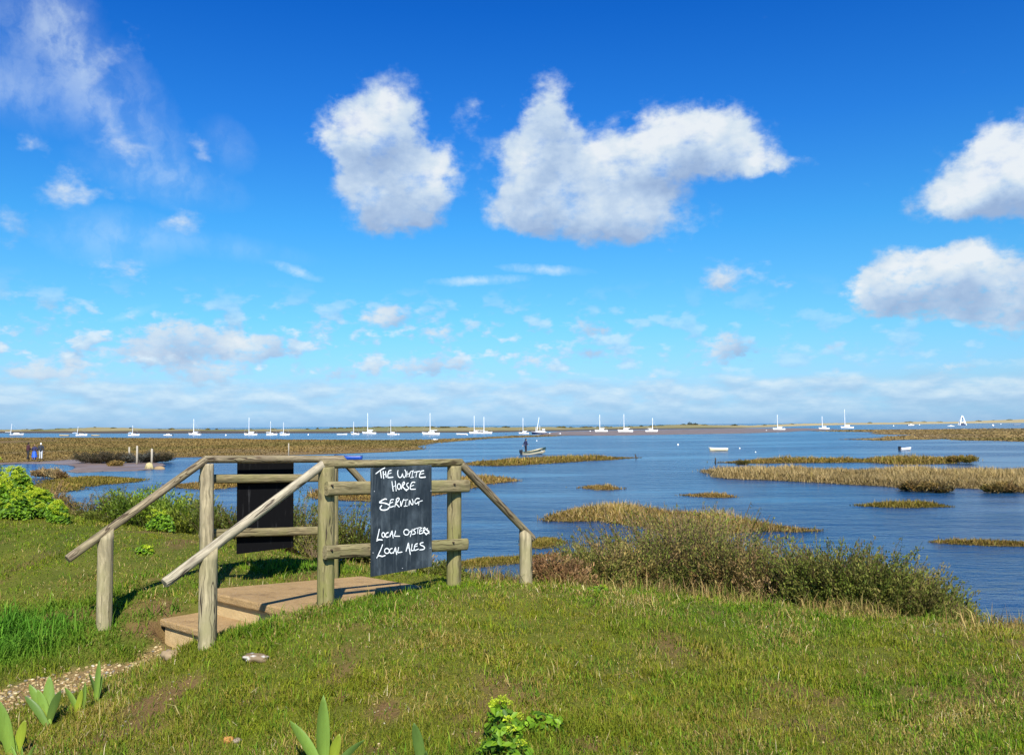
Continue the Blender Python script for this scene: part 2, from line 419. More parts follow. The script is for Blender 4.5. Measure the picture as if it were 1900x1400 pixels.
# ------------------------------------------------------------------ ground
ctrl = [(-1.39,6.65,2.27),(-2.05,5.9,2.17),(-.51,7.65,2.24),(.13,8.37,2.10),(-1.75,6.25,2.22),(-.95,7.1,2.25),
 (-2.75,6.95,1.86),(-2.64,6.75,1.85),(-3.1,6.4,1.81),(-3.5,5.9,1.79),(-4.2,5.2,1.78),(-2.3,6.35,2.05),
 (-2.9,5.05,1.78),(-2.46,5.6,1.90),(-2.0,5.1,1.97),(-1,4.3,2.0),(0,4,2.0),(2,4,2.0),(4,4,1.98),(0,2,2.0),(-3,3.5,1.85),(3,1,2.0),(-3,1,1.95),(0,-3,2.0),(-6,-3,1.95),(6,-3,2.0),(-12,0,2.0),(12,0,2.0),
 (0,6,2.13),(1.5,6,2.06),(3,5.6,2.0),
 (-3.26,7.1,2.05),(-3.73,7.2,2.03),(-3.9,6.7,1.86),(-4.3,6.2,1.83),(-3.6,7.9,2.17),(-3.4,8.5,2.26),(-5.1,8.9,2.3),(-6.9,12,2.57),(-5.2,12,2.28),(-4.1,11,2.30),(-3.3,10.5,2.26),(-5.5,7.0,2.05),(-8,9,2.45),
 (-2.67,7.78,2.14),(-1.79,8.78,2.10),(-1.15,9.5,2.05),(-2.4,9,2.16),(-2.2,7.6,2.05),(-1.6,8.1,2.03),(-2.3,7.2,1.98),
 (1.49,8.15,2.04),(2.55,7.63,1.99),(3.5,7.26,1.97),(4.0,7.07,1.95),(5,6.8,1.9),(8,6,1.75),(12,5,1.6),
 (.6,10.4,1.5),(2,10.2,1.4),(3.4,9.6,1.35),(4.6,9.1,1.3),(6.5,8.8,1.2),
 (1.0,13,.7),(3,12.6,.6),(5,11.6,.6),(7,11.2,.5),(10,9,.6),(14,8,.5),
 (1,17,.06),(4,16,-.05),(7,15,-.08),(9,13.5,-.08),(13,11,-.1),
 (2,21,-.5),(6,20,-.5),(10,18,-.5),(15,15,-.5),
 (-8,14.5,2.3),(-5,14,1.7),(-3,13,1.4),(-1,12,1.35),(-8,18,.8),(-5,17,.55),(-2.5,16,.45),(-.5,15.5,.4),(-8,22,-.05),(-4,21,-.1),(-1,19.5,-.05),(-12,24,-.3),(-14,14,2.4),(-14,20,.8),
 (-8,30,-.8),(0,28,-.8),(8,26,-.8),(16,24,-.8),(-16,34,-.8),(18,40,-1),(-18,40,-1),(0,40,-1),(18,0,1.8),(-18,5,2.2)]
ctrl = np.array(ctrl, float)
def _tps():
    P = ctrl[:, :2]; n = len(P)
    d = np.linalg.norm(P[:, None] - P[None], axis=2)
    K = np.where(d > 0, d * d * np.log(d + 1e-9), 0) + np.eye(n) * .02
    A = np.zeros((n + 3, n + 3)); A[:n, :n] = K; A[:n, n] = 1; A[:n, n + 1:] = P; A[n:, :n] = A[:n, n:].T
    return np.linalg.solve(A, np.concatenate([ctrl[:, 2], [0, 0, 0]]))
_C = _tps()
def zg(x, y, detail=True):
    x = np.atleast_1d(np.asarray(x, float)); y = np.atleast_1d(np.asarray(y, float)); out = np.zeros(x.size)
    xf, yf = x.ravel(), y.ravel()
    for i in range(0, x.size, 40000):
        X = xf[i:i + 40000]; Y = yf[i:i + 40000]
        d2 = (X[:, None] - ctrl[None, :, 0]) ** 2 + (Y[:, None] - ctrl[None, :, 1]) ** 2
        out[i:i + 40000] = (.5 * d2 * np.log(d2 + 1e-12)) @ _C[:-3] + _C[-3] + _C[-2] * X + _C[-1] * Y
    if detail:
        out += (fbm(xf * 2.2, yf * 2.2, 5) - .5) * .06 + (fbm(xf * 8, yf * 8, 9, 2) - .5) * .03
    return np.clip(out, -1.2, 2.9).reshape(x.shape)
def gz(x, y): return float(zg(x, y)[0])

def seg_dist(x, y, pts):
    d = np.full(x.shape, 1e9)
    for (x0, y0), (x1, y1) in zip(pts[:-1], pts[1:]):
        vx, vy = x1 - x0, y1 - y0; tt = np.clip(((x - x0) * vx + (y - y0) * vy) / (vx * vx + vy * vy), 0, 1)
        d = np.minimum(d, np.hypot(x - x0 - tt * vx, y - y0 - tt * vy))
    return d
PATH = [(-2.62, 6.95), (-2.72, 6.72), (-3.1, 6.33), (-3.5, 5.9), (-4.2, 5.25), (-6, 3.9)]
def path_m(x, y):
    """1 on the gravel path, 0 off it"""
    d = seg_dist(x, y, PATH) + (fbm(x * 5, y * 5, 21, 3) - .5) * .34
    hw = .16 + np.clip((-2.7 - x) * .11, 0, .26)
    return np.clip((hw - d) / .12 + .5, 0, 1)
def pix_ground(px, py, z=2.0):
    """a ground point seen at a pixel"""
    d = ray(px, py); s = 2.0
    for _ in range(900):
        p = Vector((0, 0, EYE)) + d * s
        if p.z <= gz(p.x, p.y): return p
        s += .02 if s < 14 else .1
    return p
_dirt = [(282,1302,.30),(300,1135,.30),(275,1160,.26),(318,1120,.18),(215,1372,.34),(250,1340,.2),(350,1270,.16),(690,1392,.14),(872,1366,.20),(700,1322,.16),(1105,1388,.2),(1180,1393,.14),(465,1300,.14),(640,1290,.10),(1340,1330,.12),(560,1376,.16)]
DIRT = [(*pix_ground(a, b)[:2], r) for a, b, r in _dirt]
def dirt_m(x, y):
    m = np.zeros(x.shape); n = (fbm(x * 6, y * 6, 33, 4) - .5) * 1.6
    for (a, b, r) in DIRT:
        m = np.maximum(m, np.clip(1.12 - np.hypot(x - a, y - b) / r + n, 0, 1))
    m = np.maximum(m, np.clip((fbm(x * 1.9, y * 1.9, 40, 4) - .63) * 9, 0, .75))
    return m

gx = np.concatenate([np.arange(-20, -6, .4), np.arange(-6, 6, .06), np.arange(6, 20.1, .4)])
gy = np.concatenate([np.arange(-6, 3, .4), np.arange(3, 11, .06), np.arange(11, 20, .15), np.arange(20, 42, .6)])
GX, GY = np.meshgrid(gx, gy)
GZ = zg(GX, GY)
# the hollow the steps sit in
def deck_uv(x, y):
    a = (x - deck_a.x) * u.x + (y - deck_a.y) * u.y; b = (x - deck_a.x) * w.x + (y - deck_a.y) * w.y
    return a, b
da, db = deck_uv(GX, GY)
ins = (da > -.02) & (da < DECK_L - .1) & (db > .02) & (db < DECK_W - .1)
GZ = np.where(ins, np.minimum(GZ, 2.02), GZ)
ins2 = (da > -.42) & (da <= -.02) & (db > .02) & (db < .9)
GZ = np.where(ins2, np.minimum(GZ, 1.85), GZ)
nx, ny = len(gx), len(gy)
idx = np.arange(nx * ny).reshape(ny, nx)
Q = np.stack([idx[:-1, :-1], idx[:-1, 1:], idx[1:, 1:], idx[1:, :-1]], -1).reshape(-1, 4)
pm = path_m(GX, GY); dm = dirt_m(GX, GY)
th = fbm(GX * 3, GY * 3, 50)[..., None]
cg = np.array([.05, .075, .008]) * (1 - th) + np.array([.14, .135, .022]) * th
soil = np.array([.14, .085, .035]); sand = np.array([.19, .13, .055]); mud = np.array([.085, .062, .042])
cg = cg * (1 - dm[..., None]) + soil * dm[..., None]
cg = cg * (1 - pm[..., None]) + sand * pm[..., None]
mk = np.clip((1.0 - GZ) / .5, 0, 1)[..., None]
cg = cg * (1 - mk) + mud * mk
me = mesh_np('ground', np.stack([GX, GY, GZ], -1), Q, None, cg.reshape(-1, 3), True)
tag(link('ground', me, M['ground']), kind='structure')

# ------------------------------------------------------------------ water
m, t, out = mat_new('sea_water'); M['water'] = m
tc = t.n('ShaderNodeTexCoord').outputs['Object']
calm = t.noise(t.v('MULTIPLY', tc, (.35, 1, 1)), .045, 4, .6)
w1 = t.noise(t.v('MULTIPLY', tc, (.45, 1, 1)), 3.2, 4, .6)
w2 = t.noise(t.v('MULTIPLY', tc, (.5, 1, 1)), .7, 3, .5)
h = t.m('ADD', t.m('MULTIPLY', w1, .16), t.m('MULTIPLY', w2, .42))
bp = t.n('ShaderNodeBump', {'Strength': t.sstep(t.m('ADD', t.m('MULTIPLY', calm, .6), t.m('MULTIPLY', t.noise(t.v('MULTIPLY', tc, (.25, 1, 1)), .13, 3, .5), .4)), .44, .54, .12, 1.0), 'Distance': .95, 'Height': h})
wc = t.mix(t.sstep(calm, .35, .65), (.010, .052, .115), (.006, .036, .095))
b = t.n('ShaderNodeBsdfPrincipled', {'Base Color': wc, 'Roughness': .2, 'IOR': 1.33, 'Normal': bp.outputs[0]})
t.L.new(b.outputs[0], out.inputs[0])
R = 16000
me = mesh_np('water', [(-R, -8, 0), (R, -8, 0), (R, R, 0), (-R, R, 0)], [(0, 1, 2, 3)])
tag(link('water', me, m), kind='structure')

# ------------------------------------------------------------------ salt marsh islands, mudflats
def wobble(P, seed, k=.05, lev=4):
    rng = np.random.default_rng(seed); P = [Vector((p[0], p[1], 0)) for p in P]
    for l in range(lev):
        Q = []
        for i in range(len(P)):
            a, b = P[i], P[(i + 1) % len(P)]; d = b - a
            n = Vector((d.y, -d.x, 0)) * rng.normal() * k
            mx = .012 * max(a.y, 6)
            if n.length > mx: n *= mx / n.length
            Q += [a, (a + b) / 2 + n]
        P = Q
    return P

def slab(name, P, h, mat, kind='structure', bot=-.4):
    me = bpy.data.meshes.new(name); bm = bmesh.new()
    top = [bm.verts.new((p.x, p.y, h)) for p in P]; n = len(top)
    low = [bm.verts.new((p.x, p.y, bot)) for p in P]
    for i in range(n):
        bm.faces.new((low[i], low[(i + 1) % n], top[(i + 1) % n], top[i]))
    es = [bm.edges.get((top[i], top[(i + 1) % n])) for i in range(n)]
    bmesh.ops.triangle_fill(bm, edges=es, use_beauty=True)
    bmesh.ops.recalc_face_normals(bm, faces=bm.faces)
    bm.to_mesh(me); bm.free()
    return tag(link(name, me, mat), kind=kind)

def inpoly(x, y, P):
    c = np.zeros(x.shape, bool); n = len(P)
    for i in range(n):
        x0, y0 = P[i].x, P[i].y; x1, y1 = P[i - 1].x, P[i - 1].y
        if y0 == y1: continue
        c ^= ((y0 > y) != (y1 > y)) & (x < (x1 - x0) * (y - y0) / (y1 - y0) + x0)
    return c

def marshmat(name, c1, c2, c3, side, sc=.3):
    m, t, out = mat_new(name)
    tc = t.n('ShaderNodeTexCoord').outputs['Object']
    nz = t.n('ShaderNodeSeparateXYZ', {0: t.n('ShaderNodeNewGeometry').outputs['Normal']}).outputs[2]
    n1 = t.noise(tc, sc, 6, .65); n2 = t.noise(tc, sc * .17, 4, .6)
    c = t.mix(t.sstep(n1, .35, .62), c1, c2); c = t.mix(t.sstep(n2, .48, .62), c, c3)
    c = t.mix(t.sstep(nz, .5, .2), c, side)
    b = t.n('ShaderNodeBsdfPrincipled', {'Base Color': c, 'Roughness': .9, 'Specular IOR Level': .1})
    t.L.new(b.outputs[0], out.inputs[0]); return m
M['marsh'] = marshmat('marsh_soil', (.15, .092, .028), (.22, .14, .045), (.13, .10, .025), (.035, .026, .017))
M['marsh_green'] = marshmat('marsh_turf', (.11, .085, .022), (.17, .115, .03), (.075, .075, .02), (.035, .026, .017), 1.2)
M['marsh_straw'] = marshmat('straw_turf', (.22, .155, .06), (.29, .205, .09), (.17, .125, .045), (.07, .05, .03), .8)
m, t, out = mat_new('wet_mud'); M['mud'] = m
tc = t.n('ShaderNodeTexCoord').outputs['Object']
n1 = t.noise(tc, .22, 6, .6); n2 = t.noise(t.v('MULTIPLY', tc, (.4, 1, 1)), .5, 5, .6)
c = t.mix(t.sstep(n1, .4, .65), (.15, .105, .08), (.20, .15, .115)); c = t.mix(t.sstep(n2, .58, .7), c, (.085, .06, .035))
b = t.n('ShaderNodeBsdfPrincipled', {'Base Color': c, 'Roughness': t.sstep(n2, .3, .7, .38, .8), 'Specular IOR Level': .4})
t.L.new(b.outputs[0], out.inputs[0])

def pxpoly(L): return [onz(a, b) for a, b in L]
def blade_mesh(name, P, L, Wd, col, rng, lean=.35, tipcol=1.25, mid=.55):
    """bent grass blades: P base points, L lengths, Wd widths"""
    n = len(P); th = rng.uniform(0, 2 * np.pi, n); ph = th + np.pi / 2 + rng.normal(0, .5, n)
    ln = np.abs(rng.normal(lean, lean * .5, n))
    d = np.stack([np.cos(th), np.sin(th), np.zeros(n)], 1); s = np.stack([np.cos(ph), np.sin(ph), np.zeros(n)], 1)
    up = np.array([0, 0, 1.0])
    mi = P + (up * np.cos(ln * .6)[:, None] + d * np.sin(ln * .6)[:, None]) * (L * mid)[:, None]
    tp = mi + (up * np.cos(ln * 1.9)[:, None] + d * np.sin(ln * 1.9)[:, None]) * (L * (1 - mid))[:, None]
    hw = (Wd / 2)[:, None]
    V = np.stack([P - s * hw, P + s * hw, mi - s * hw * .8, mi + s * hw * .8, tp], 1)
    i = np.arange(n)[:, None] * 5
    C = np.repeat(col[:, None, :], 5, 1); C[:, 4] *= tipcol
    return mesh_np(name, V.reshape(-1, 3), i + [0, 1, 3, 2], i + [2, 3, 4], np.clip(C.reshape(-1, 3), 0, 1))

def pick(rng, n, pal, var=.2):
    pal = np.array(pal, float); p = pal[:, 3] / pal[:, 3].sum()
    c = pal[rng.choice(len(pal), n, p=p), :3]
    return np.clip(c * (1 + rng.normal(0, var, n))[:, None], .005, 1)

BROWN = [(.235,.15,.04,4),(.18,.11,.03,3),(.30,.205,.065,2),(.15,.125,.025,2),(.11,.065,.03,1.2)]
OLIVE = [(.155,.125,.016,4),(.11,.10,.015,3),(.22,.15,.03,3),(.27,.19,.05,1)]
STRAW = [(.40,.29,.13,4),(.30,.205,.085,4),(.24,.15,.055,3),(.16,.12,.04,1.5)]
tuftsV = []
def scatter_poly(P, n, rng, persp=True):
    xs = np.array([p.x for p in P]); ys = np.array([p.y for p in P])
    got = np.zeros((0, 2)); k = 0
    while len(got) < n and k < 60:
        k += 1
        m_ = n * 3
        x = rng.uniform(xs.min(), xs.max(), m_)
        if persp:                                             # nearer ground gets more
            a, b_ = 1 / ys.max(), 1 / ys.min(); y = 1 / rng.uniform(a, b_, m_)
        else: y = rng.uniform(ys.min(), ys.max(), m_)
        ok = inpoly(x, y, P); ok &= np.hypot(x, y) > 0
        got = np.concatenate([got, np.stack([x[ok], y[ok]], 1)])
    return got[:n]

def edge_dist(x, y, P):
    d = np.full(x.shape, 1e9)
    for i in range(len(P)):
        x0, y0 = P[i - 1].x, P[i - 1].y; vx, vy = P[i].x - x0, P[i].y - y0
        tt = np.clip(((x - x0) * vx + (y - y0) * vy) / (vx * vx + vy * vy + 1e-12), 0, 1)
        d = np.minimum(d, np.hypot(x - x0 - tt * vx, (y - y0 - tt * vy) * .35))
    return d
def island(L, h, grass_h, n, pal, mat, seed, wk=.07, w0=.012, wide=.0008, far=False, name='marsh', gname='marsh_grass', edge=.0):
    P = wobble(pxpoly(L), seed, wk)
    hs = h if not n else .015 + h * .12
    slab(name, P, hs, mat)
    if n:
        rng = np.random.default_rng(seed + 100)
        g = scatter_poly(P, n, rng)
        d = g[:, 1]; dist = edge_dist(g[:, 0], g[:, 1], P)
        g = g + rng.normal(0, 1, g.shape) * (.0035 * d)[:, None] * np.array([1.6, 1.0])
        clump = fbm(g[:, 0] * .55, g[:, 1] * .3, seed, 3); big = fbm(g[:, 0] * .13, g[:, 1] * .07, seed + 7, 3)
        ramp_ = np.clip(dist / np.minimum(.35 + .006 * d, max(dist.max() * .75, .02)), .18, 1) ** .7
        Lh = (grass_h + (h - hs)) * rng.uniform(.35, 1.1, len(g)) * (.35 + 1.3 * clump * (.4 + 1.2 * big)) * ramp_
        Wd = np.maximum(w0 * .8, d * wide) * rng.uniform(.6, 1.5, len(g))
        c = pick(rng, len(g), pal, .22)
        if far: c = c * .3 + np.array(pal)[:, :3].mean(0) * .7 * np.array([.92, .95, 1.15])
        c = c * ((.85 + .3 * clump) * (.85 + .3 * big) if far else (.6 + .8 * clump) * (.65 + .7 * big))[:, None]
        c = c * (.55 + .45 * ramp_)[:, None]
        if far:                                               # streaks of bare mud, sea purslane and dead stems
            k1 = fbm(g[:, 0] * .03, g[:, 1] * .05, seed + 20, 5); k2 = fbm(g[:, 0] * .05 + 40, g[:, 1] * .03, seed + 30, 5)
            f1 = np.clip((k1 - .52) * 8, 0, 1)[:, None]; f2 = np.clip((k2 - .55) * 8, 0, 1)[:, None]
            c = c * (1 - f1 * .75) + np.array([.12, .10, .028]) * f1 * .75
            c = c * (1 - f2 * .7) + np.array([.17, .125, .085]) * f2 * .7
            Lh = Lh * (1 - .6 * f2[:, 0])
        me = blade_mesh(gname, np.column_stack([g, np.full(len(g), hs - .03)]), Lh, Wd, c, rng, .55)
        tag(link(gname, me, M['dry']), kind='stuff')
    return P

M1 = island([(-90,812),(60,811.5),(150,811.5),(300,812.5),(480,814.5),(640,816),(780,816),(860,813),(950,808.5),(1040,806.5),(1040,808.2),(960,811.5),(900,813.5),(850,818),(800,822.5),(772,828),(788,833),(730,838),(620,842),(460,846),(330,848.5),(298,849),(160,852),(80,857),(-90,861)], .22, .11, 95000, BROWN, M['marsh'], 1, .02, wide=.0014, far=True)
MUD1 = island([(-60,861),(80,856.5),(160,851.5),(298,848),(312,853),(306,864),(285,871),(255,873),(200,874),(142,877),(125,874),(134,864),(100,859.5),(40,860),(-60,866)], .05, 0, 0, None, M['mud'], 2, .05, name='mudflat')
island([(75,892),(130,886),(200,884),(262,888),(250,894),(190,899),(150,904),(110,913),(60,918),(40,905)], .10, .20, 16000, OLIVE, M['marsh_green'], 3)
island([(320,899),(400,894),(450,894),(475,898),(430,904),(380,908),(345,906)], .12, .22, 5000, BROWN, M['marsh'], 4)
island([(600,907),(700,905),(800,905),(884,884),(930,886),(962,891.5),(935,895),(880,900),(830,915),(760,926),(690,930),(600,927)], .14, .28, 12000, BROWN, M['marsh'], 5)
island([(862,861),(900,857),(960,853),(1060,850),(1190,848.5),(1130,853),(1050,857.5),(960,863),(920,864.5),(880,863)], .2, .34, 16000, BROWN + OLIVE, M['marsh'], 6)
island([(1080,904),(1110,902),(1150,907),(1120,909)], .03, .28, 1800, BROWN, M['marsh'], 7, .04)
island([(1268,918),(1300,916.5),(1366,922),(1320,923)], .03, .24, 1800, BROWN, M['marsh'], 8)
island([(1588,937),(1650,935),(1700,934),(1762,940),(1700,942),(1640,941)], .05, .30, 4500, OLIVE, M['marsh_green'], 9)
island([(1725,1005),(1800,1004),(1900,1007),(1980,1010),(1980,1016),(1860,1013),(1770,1009)], .04, .22, 6500, OLIVE + BROWN, M['marsh_green'], 10)
island([(1010,967),(1030,955),(1060,947),(1110,944),(1180,946),(1240,954),(1300,960),(1380,970),(1450,980),(1522,984),(1470,987),(1400,985),(1340,992),(1290,1003),(1200,978),(1120,966),(1060,968)], .16, .32, 26000, BROWN + STRAW + OLIVE, M['marsh'], 11)
island([(1310,873),(1400,873),(1500,874),(1700,876),(1980,878),(1980,921),(1880,911),(1830,907),(1750,904),(1690,905),(1600,900),(1500,894),(1380,889),(1335,886),(1330,880)], .3, .48, 90000, [(.36,.265,.12,4),(.31,.22,.09,4),(.26,.18,.065,2),(.22,.17,.05,1)], M['marsh_straw'], 12, wide=.0007)
island([(1330,858),(1380,856.5),(1480,854),(1600,853),(1700,852),(1790,852),(1812,854.5),(1760,860),(1690,862),(1620,858),(1500,858.5),(1400,860)], .2, .36, 16000, OLIVE + BROWN, M['marsh'], 13)
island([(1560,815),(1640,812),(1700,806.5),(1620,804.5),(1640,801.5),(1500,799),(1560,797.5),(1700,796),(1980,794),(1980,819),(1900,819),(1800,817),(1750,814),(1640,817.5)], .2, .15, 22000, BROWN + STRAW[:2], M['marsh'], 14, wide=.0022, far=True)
island([(1000,807),(1040,800.5),(1200,797.5),(1380,795),(1450,794.2),(1500,794.5),(1560,796.5),(1500,798.5),(1460,801),(1380,803.5),(1200,806.5),(1100,807.8)], .15, 0, 0, None, M['mud'], 15, .01, name='mudflat')
island([(850,1046),(900,1036),(1000,1031),(1060,1026),(1060,1036),(980,1041),(900,1051),(855,1055)], .04, .16, 9000, OLIVE, M['marsh_green'], 16)
island([(980,1004),(1010,996),(1048,1006),(1000,1018)], .04, .18, 5000, OLIVE, M['marsh_green'], 17)

# ------------------------------------------------------------------ far dunes and scrub
crest = [(-120,797),(0,797),(60,796.5),(130,794.3),(175,792.6),(250,794.3),(340,795.3),(420,795.6),(500,795.6),(600,794.5),(650,793),(720,791.6),(800,791.4),(830,791.4),(900,792.2),(980,791.8),(1050,792),(1100,792),(1180,790.8),(1240,788),(1280,786.6),(1320,788),(1380,789),(1420,787.8),(1480,785.6),(1560,784.2),(1660,783.6),(1700,782),(1760,782.2),(1800,781),(1850,779.2),(1900,777.5),(2020,777)]
base = [(-120,803.5),(0,803.2),(300,804),(600,803.5),(900,802.3),(1000,800.5),(1200,796.5),(1380,794.5),(1480,790),(1560,788),(1700,786.6),(1800,785),(1900,783.4),(2020,782.5)]
xs = np.linspace(-120, 2020, 500)
ct = np.interp(xs, *zip(*crest)); bt = np.interp(xs, *zip(*base))
rows = []
NR = 14
for px, cy, by in zip(xs, ct, bt):
    b0 = onz(px, by, 0); D0 = min(b0.y, 2100); D1 = D0 + 60 + D0 * .10
    p0 = at(px, by, D0); p1 = at(px, cy, D1)
    z1 = max(p1.z, 1.6); r = []
    for j in range(NR):
        f = j / (NR - 1)
        if f <= .7:
            g = f / .7; z = -.3 + (z1 + .3) * (g ** .75 * .9 + .1 * g * g); Y = D0 + (D1 - D0) * g
        else:
            g = (f - .7) / .3; z = z1 * (1 - g) - .3 * g; Y = D1 + 120 * g
        X = p0.x * Y / D0
        r.append((X, Y, z))
    rows.append(r)
Vd = np.array(rows)
bump = (fbm(Vd[..., 0] * .045, Vd[..., 1] * .03, 70, 4) - .5) * 1.6
Vd[..., 2] += bump * np.clip(Vd[..., 2] / 2.5, 0, 1)
i2 = np.arange(Vd.shape[0] * NR).reshape(-1, NR)
Q = np.stack([i2[:-1, :-1], i2[1:, :-1], i2[1:, 1:], i2[:-1, 1:]], -1).reshape(-1, 4)
zz = Vd[..., 2:3]; sandy = np.clip((Vd[..., 0:1] / Vd[..., 1:2] - .22) / .1, 0, 1)
nn = fbm(Vd[..., 0] * .02, Vd[..., 1] * .02, 80, 4)[..., None]
cs = np.array([.30, .245, .12]) * (1 - nn) + np.array([.15, .145, .055]) * nn
gr = np.clip((fbm(Vd[..., 0] * .012, Vd[..., 1] * .012, 90, 3)[..., None] - .5) * 6, 0, 1)
cs = cs * (1 - gr * .6) + np.array([.09, .12, .04]) * gr * .6
cs = cs * (1 - sandy * .75) + np.array([.38, .31, .17]) * sandy * .75
lowm = np.clip((np.interp(xs, [-100, 350, 520, 900], [1.75, 1.7, 1.2, .9])[:, None, None] - zz) / .4, 0, 1) * (1 - sandy)
cs = cs * (1 - lowm) + np.array([.075, .06, .048]) * lowm
me = mesh_np('dunes', Vd.reshape(-1, 3), Q, None, cs.reshape(-1, 3), True)
M['dune'] = coloured('dune_sand_and_grass', .95, .5, .12, .4, .1, .5)
tag(link('dunes', me, M['dune']), kind='structure')

# ------------------------------------------------------------------ leaf clouds: shrubs, herbs, scrub
def leaf_quads(C, D, Ln, Wd, col, rng, fold=0.0):
    """diamond leaves at centres C along directions D"""
    n = len(C); r = rng.normal(size=(n, 3)); s = np.cross(D, r); s /= np.linalg.norm(s, axis=1)[:, None] + 1e-9
    h = D * (Ln / 2)[:, None]; q = s * (Wd / 2)[:, None]
    V = np.stack([C - h, C + q - h * .1, C + h, C - q - h * .1], 1)
    return V.reshape(-1, 3), (np.arange(n)[:, None] * 4 + [0, 1, 2, 3]), np.repeat(col, 4, 0)

def shoot_mesh(name, rx, ry, H, n_sh, n_lf, ll, lw, pal, rng, lean=.5, bare=0.0, stemcol=(.16, .11, .06), zfun=None, droop=.0, hvar=.35):
    """a bush of shoots from the ground, each set with small leaves"""
    nc = max(4, n_sh // 34); ca_ = rng.uniform(0, 6.283, nc); cr_ = np.sqrt(rng.uniform(0, 1, nc))
    ci_ = rng.integers(0, nc, n_sh); ex = np.cos(ca_[ci_]) * cr_[ci_] + rng.normal(0, .13, n_sh); ey = np.sin(ca_[ci_]) * cr_[ci_] + rng.normal(0, .13, n_sh)
    a = np.arctan2(ey, ex); rr = np.minimum(np.hypot(ex, ey), 1.0)
    bx = np.cos(a) * rr * rx * .8; by = np.sin(a) * rr * ry * .8
    bz = zfun(bx, by) if zfun is not None else np.zeros(n_sh)
    hl = H * (1 - .45 * rr ** 2) * rng.uniform(1 - hvar, 1.0 + hvar * .3, n_sh) * rng.uniform(.72, 1.08, nc)[ci_]
    ld = lean * (.35 + .65 * rr) + rng.normal(0, .14, n_sh); la = np.arctan2(ey - (np.sin(ca_) * cr_)[ci_] * .55, ex - (np.cos(ca_) * cr_)[ci_] * .55) + rng.normal(0, .4, n_sh)
    dirx = np.cos(la) * np.sin(ld); diry = np.sin(la) * np.sin(ld); dirz = np.cos(ld)
    B = np.stack([bx, by, bz - .03], 1); Dr = np.stack([dirx, diry, dirz], 1)
    scol = .5 * pick(rng, n_sh, pal, .18) + .5 * pick(rng, nc, pal, .2)[ci_]
    tt = bare + (1 - bare) * np.sqrt(rng.uniform(0, 1, (n_sh, n_lf)))
    bend = np.stack([np.cos(la), np.sin(la), -np.ones(n_sh) * .4], 1) * droop
    P = B[:, None] + Dr[:, None] * (hl[:, None] * tt)[..., None] + bend[:, None] * (hl[:, None] * tt ** 2)[..., None]
    P = P.reshape(-1, 3); n = len(P)
    P += rng.normal(0, ll * .55, (n, 3)) * np.array([1, 1, .6])
    D = np.repeat(Dr, n_lf, 0) * 1.15 + rng.normal(0, .45, (n, 3)); D /= np.linalg.norm(D, axis=1)[:, None]
    lc = np.repeat(scol, n_lf, 0) * (1 + rng.normal(0, .22, n))[:, None]
    V, Qd, Cc = leaf_quads(P, D, ll * rng.uniform(.6, 1.4, n), lw * rng.uniform(.6, 1.4, n), np.clip(lc, .004, 1), rng)
    # stems: flat crossed strips
    k = 5; ts = np.linspace(0, 1, k)
    SP = B[:, None] + Dr[:, None] * (hl[:, None] * ts)[..., None] + bend[:, None] * (hl[:, None] * ts ** 2)[..., None]
    sV, sQ, off = [], [], len(V)
    for ax in (np.array([1, 0, 0]), np.array([0, 1, 0])):
        wdt = (.006 * (1 - ts * .7))[None, :, None] * max(1, H)
        Lf = SP - ax * wdt; Rt = SP + ax * wdt
        ar = np.stack([Lf, Rt], 2).reshape(-1, 3); sV.append(ar)
        b0 = (np.arange(n_sh)[:, None] * k + np.arange(k - 1)[None]).ravel() * 2 + off
        sQ.append(np.stack([b0, b0 + 1, b0 + 3, b0 + 2], 1)); off += len(ar)
    sV = np.concatenate(sV); sC = np.tile(np.array(stemcol), (len(sV), 1))
    return mesh_np(name, np.concatenate([V, sV]), np.concatenate([Qd] + sQ), None, np.concatenate([Cc, sC]))

SEAB = [(.10,.135,.018,4),(.145,.165,.025,4),(.20,.18,.045,2.5),(.06,.085,.014,2),(.20,.13,.05,.7)]
DRYB = [(.25,.145,.055,4),(.34,.25,.11,3),(.16,.10,.045,3),(.13,.115,.03,2)]
GREEN = [(.13,.20,.015,4),(.19,.26,.022,3),(.08,.13,.014,3),(.25,.25,.04,1)]
OLGR = [(.12,.15,.02,4),(.17,.185,.028,3),(.08,.10,.018,3),(.20,.16,.05,1)]

def bush(name, label, cat, px, Y, topy, wpx, pal, seed, n_sh=240, n_lf=26, ll=.030, lw=.010, group=None, lean=.55, mat='dry', bare=.12, depth=.8, stem=(.16,.11,.06), hvar=.35, minh=.15):
    p = at(px, topy, Y); zb = gz(p.x, Y); H = max(p.z - zb, minh) * 1.22; rx = wpx * Y / F / 2
    rng = np.random.default_rng(seed)
    me = shoot_mesh(name, rx, rx * depth, H, n_sh, n_lf, ll, lw, pal, rng, lean, bare, stem, lambda a, b: zg(a + p.x, b + Y) - zb, .12, hvar)
    o = link(name, me, M[mat], None, (p.x, Y, zb))
    return tag(o, label, cat, group)

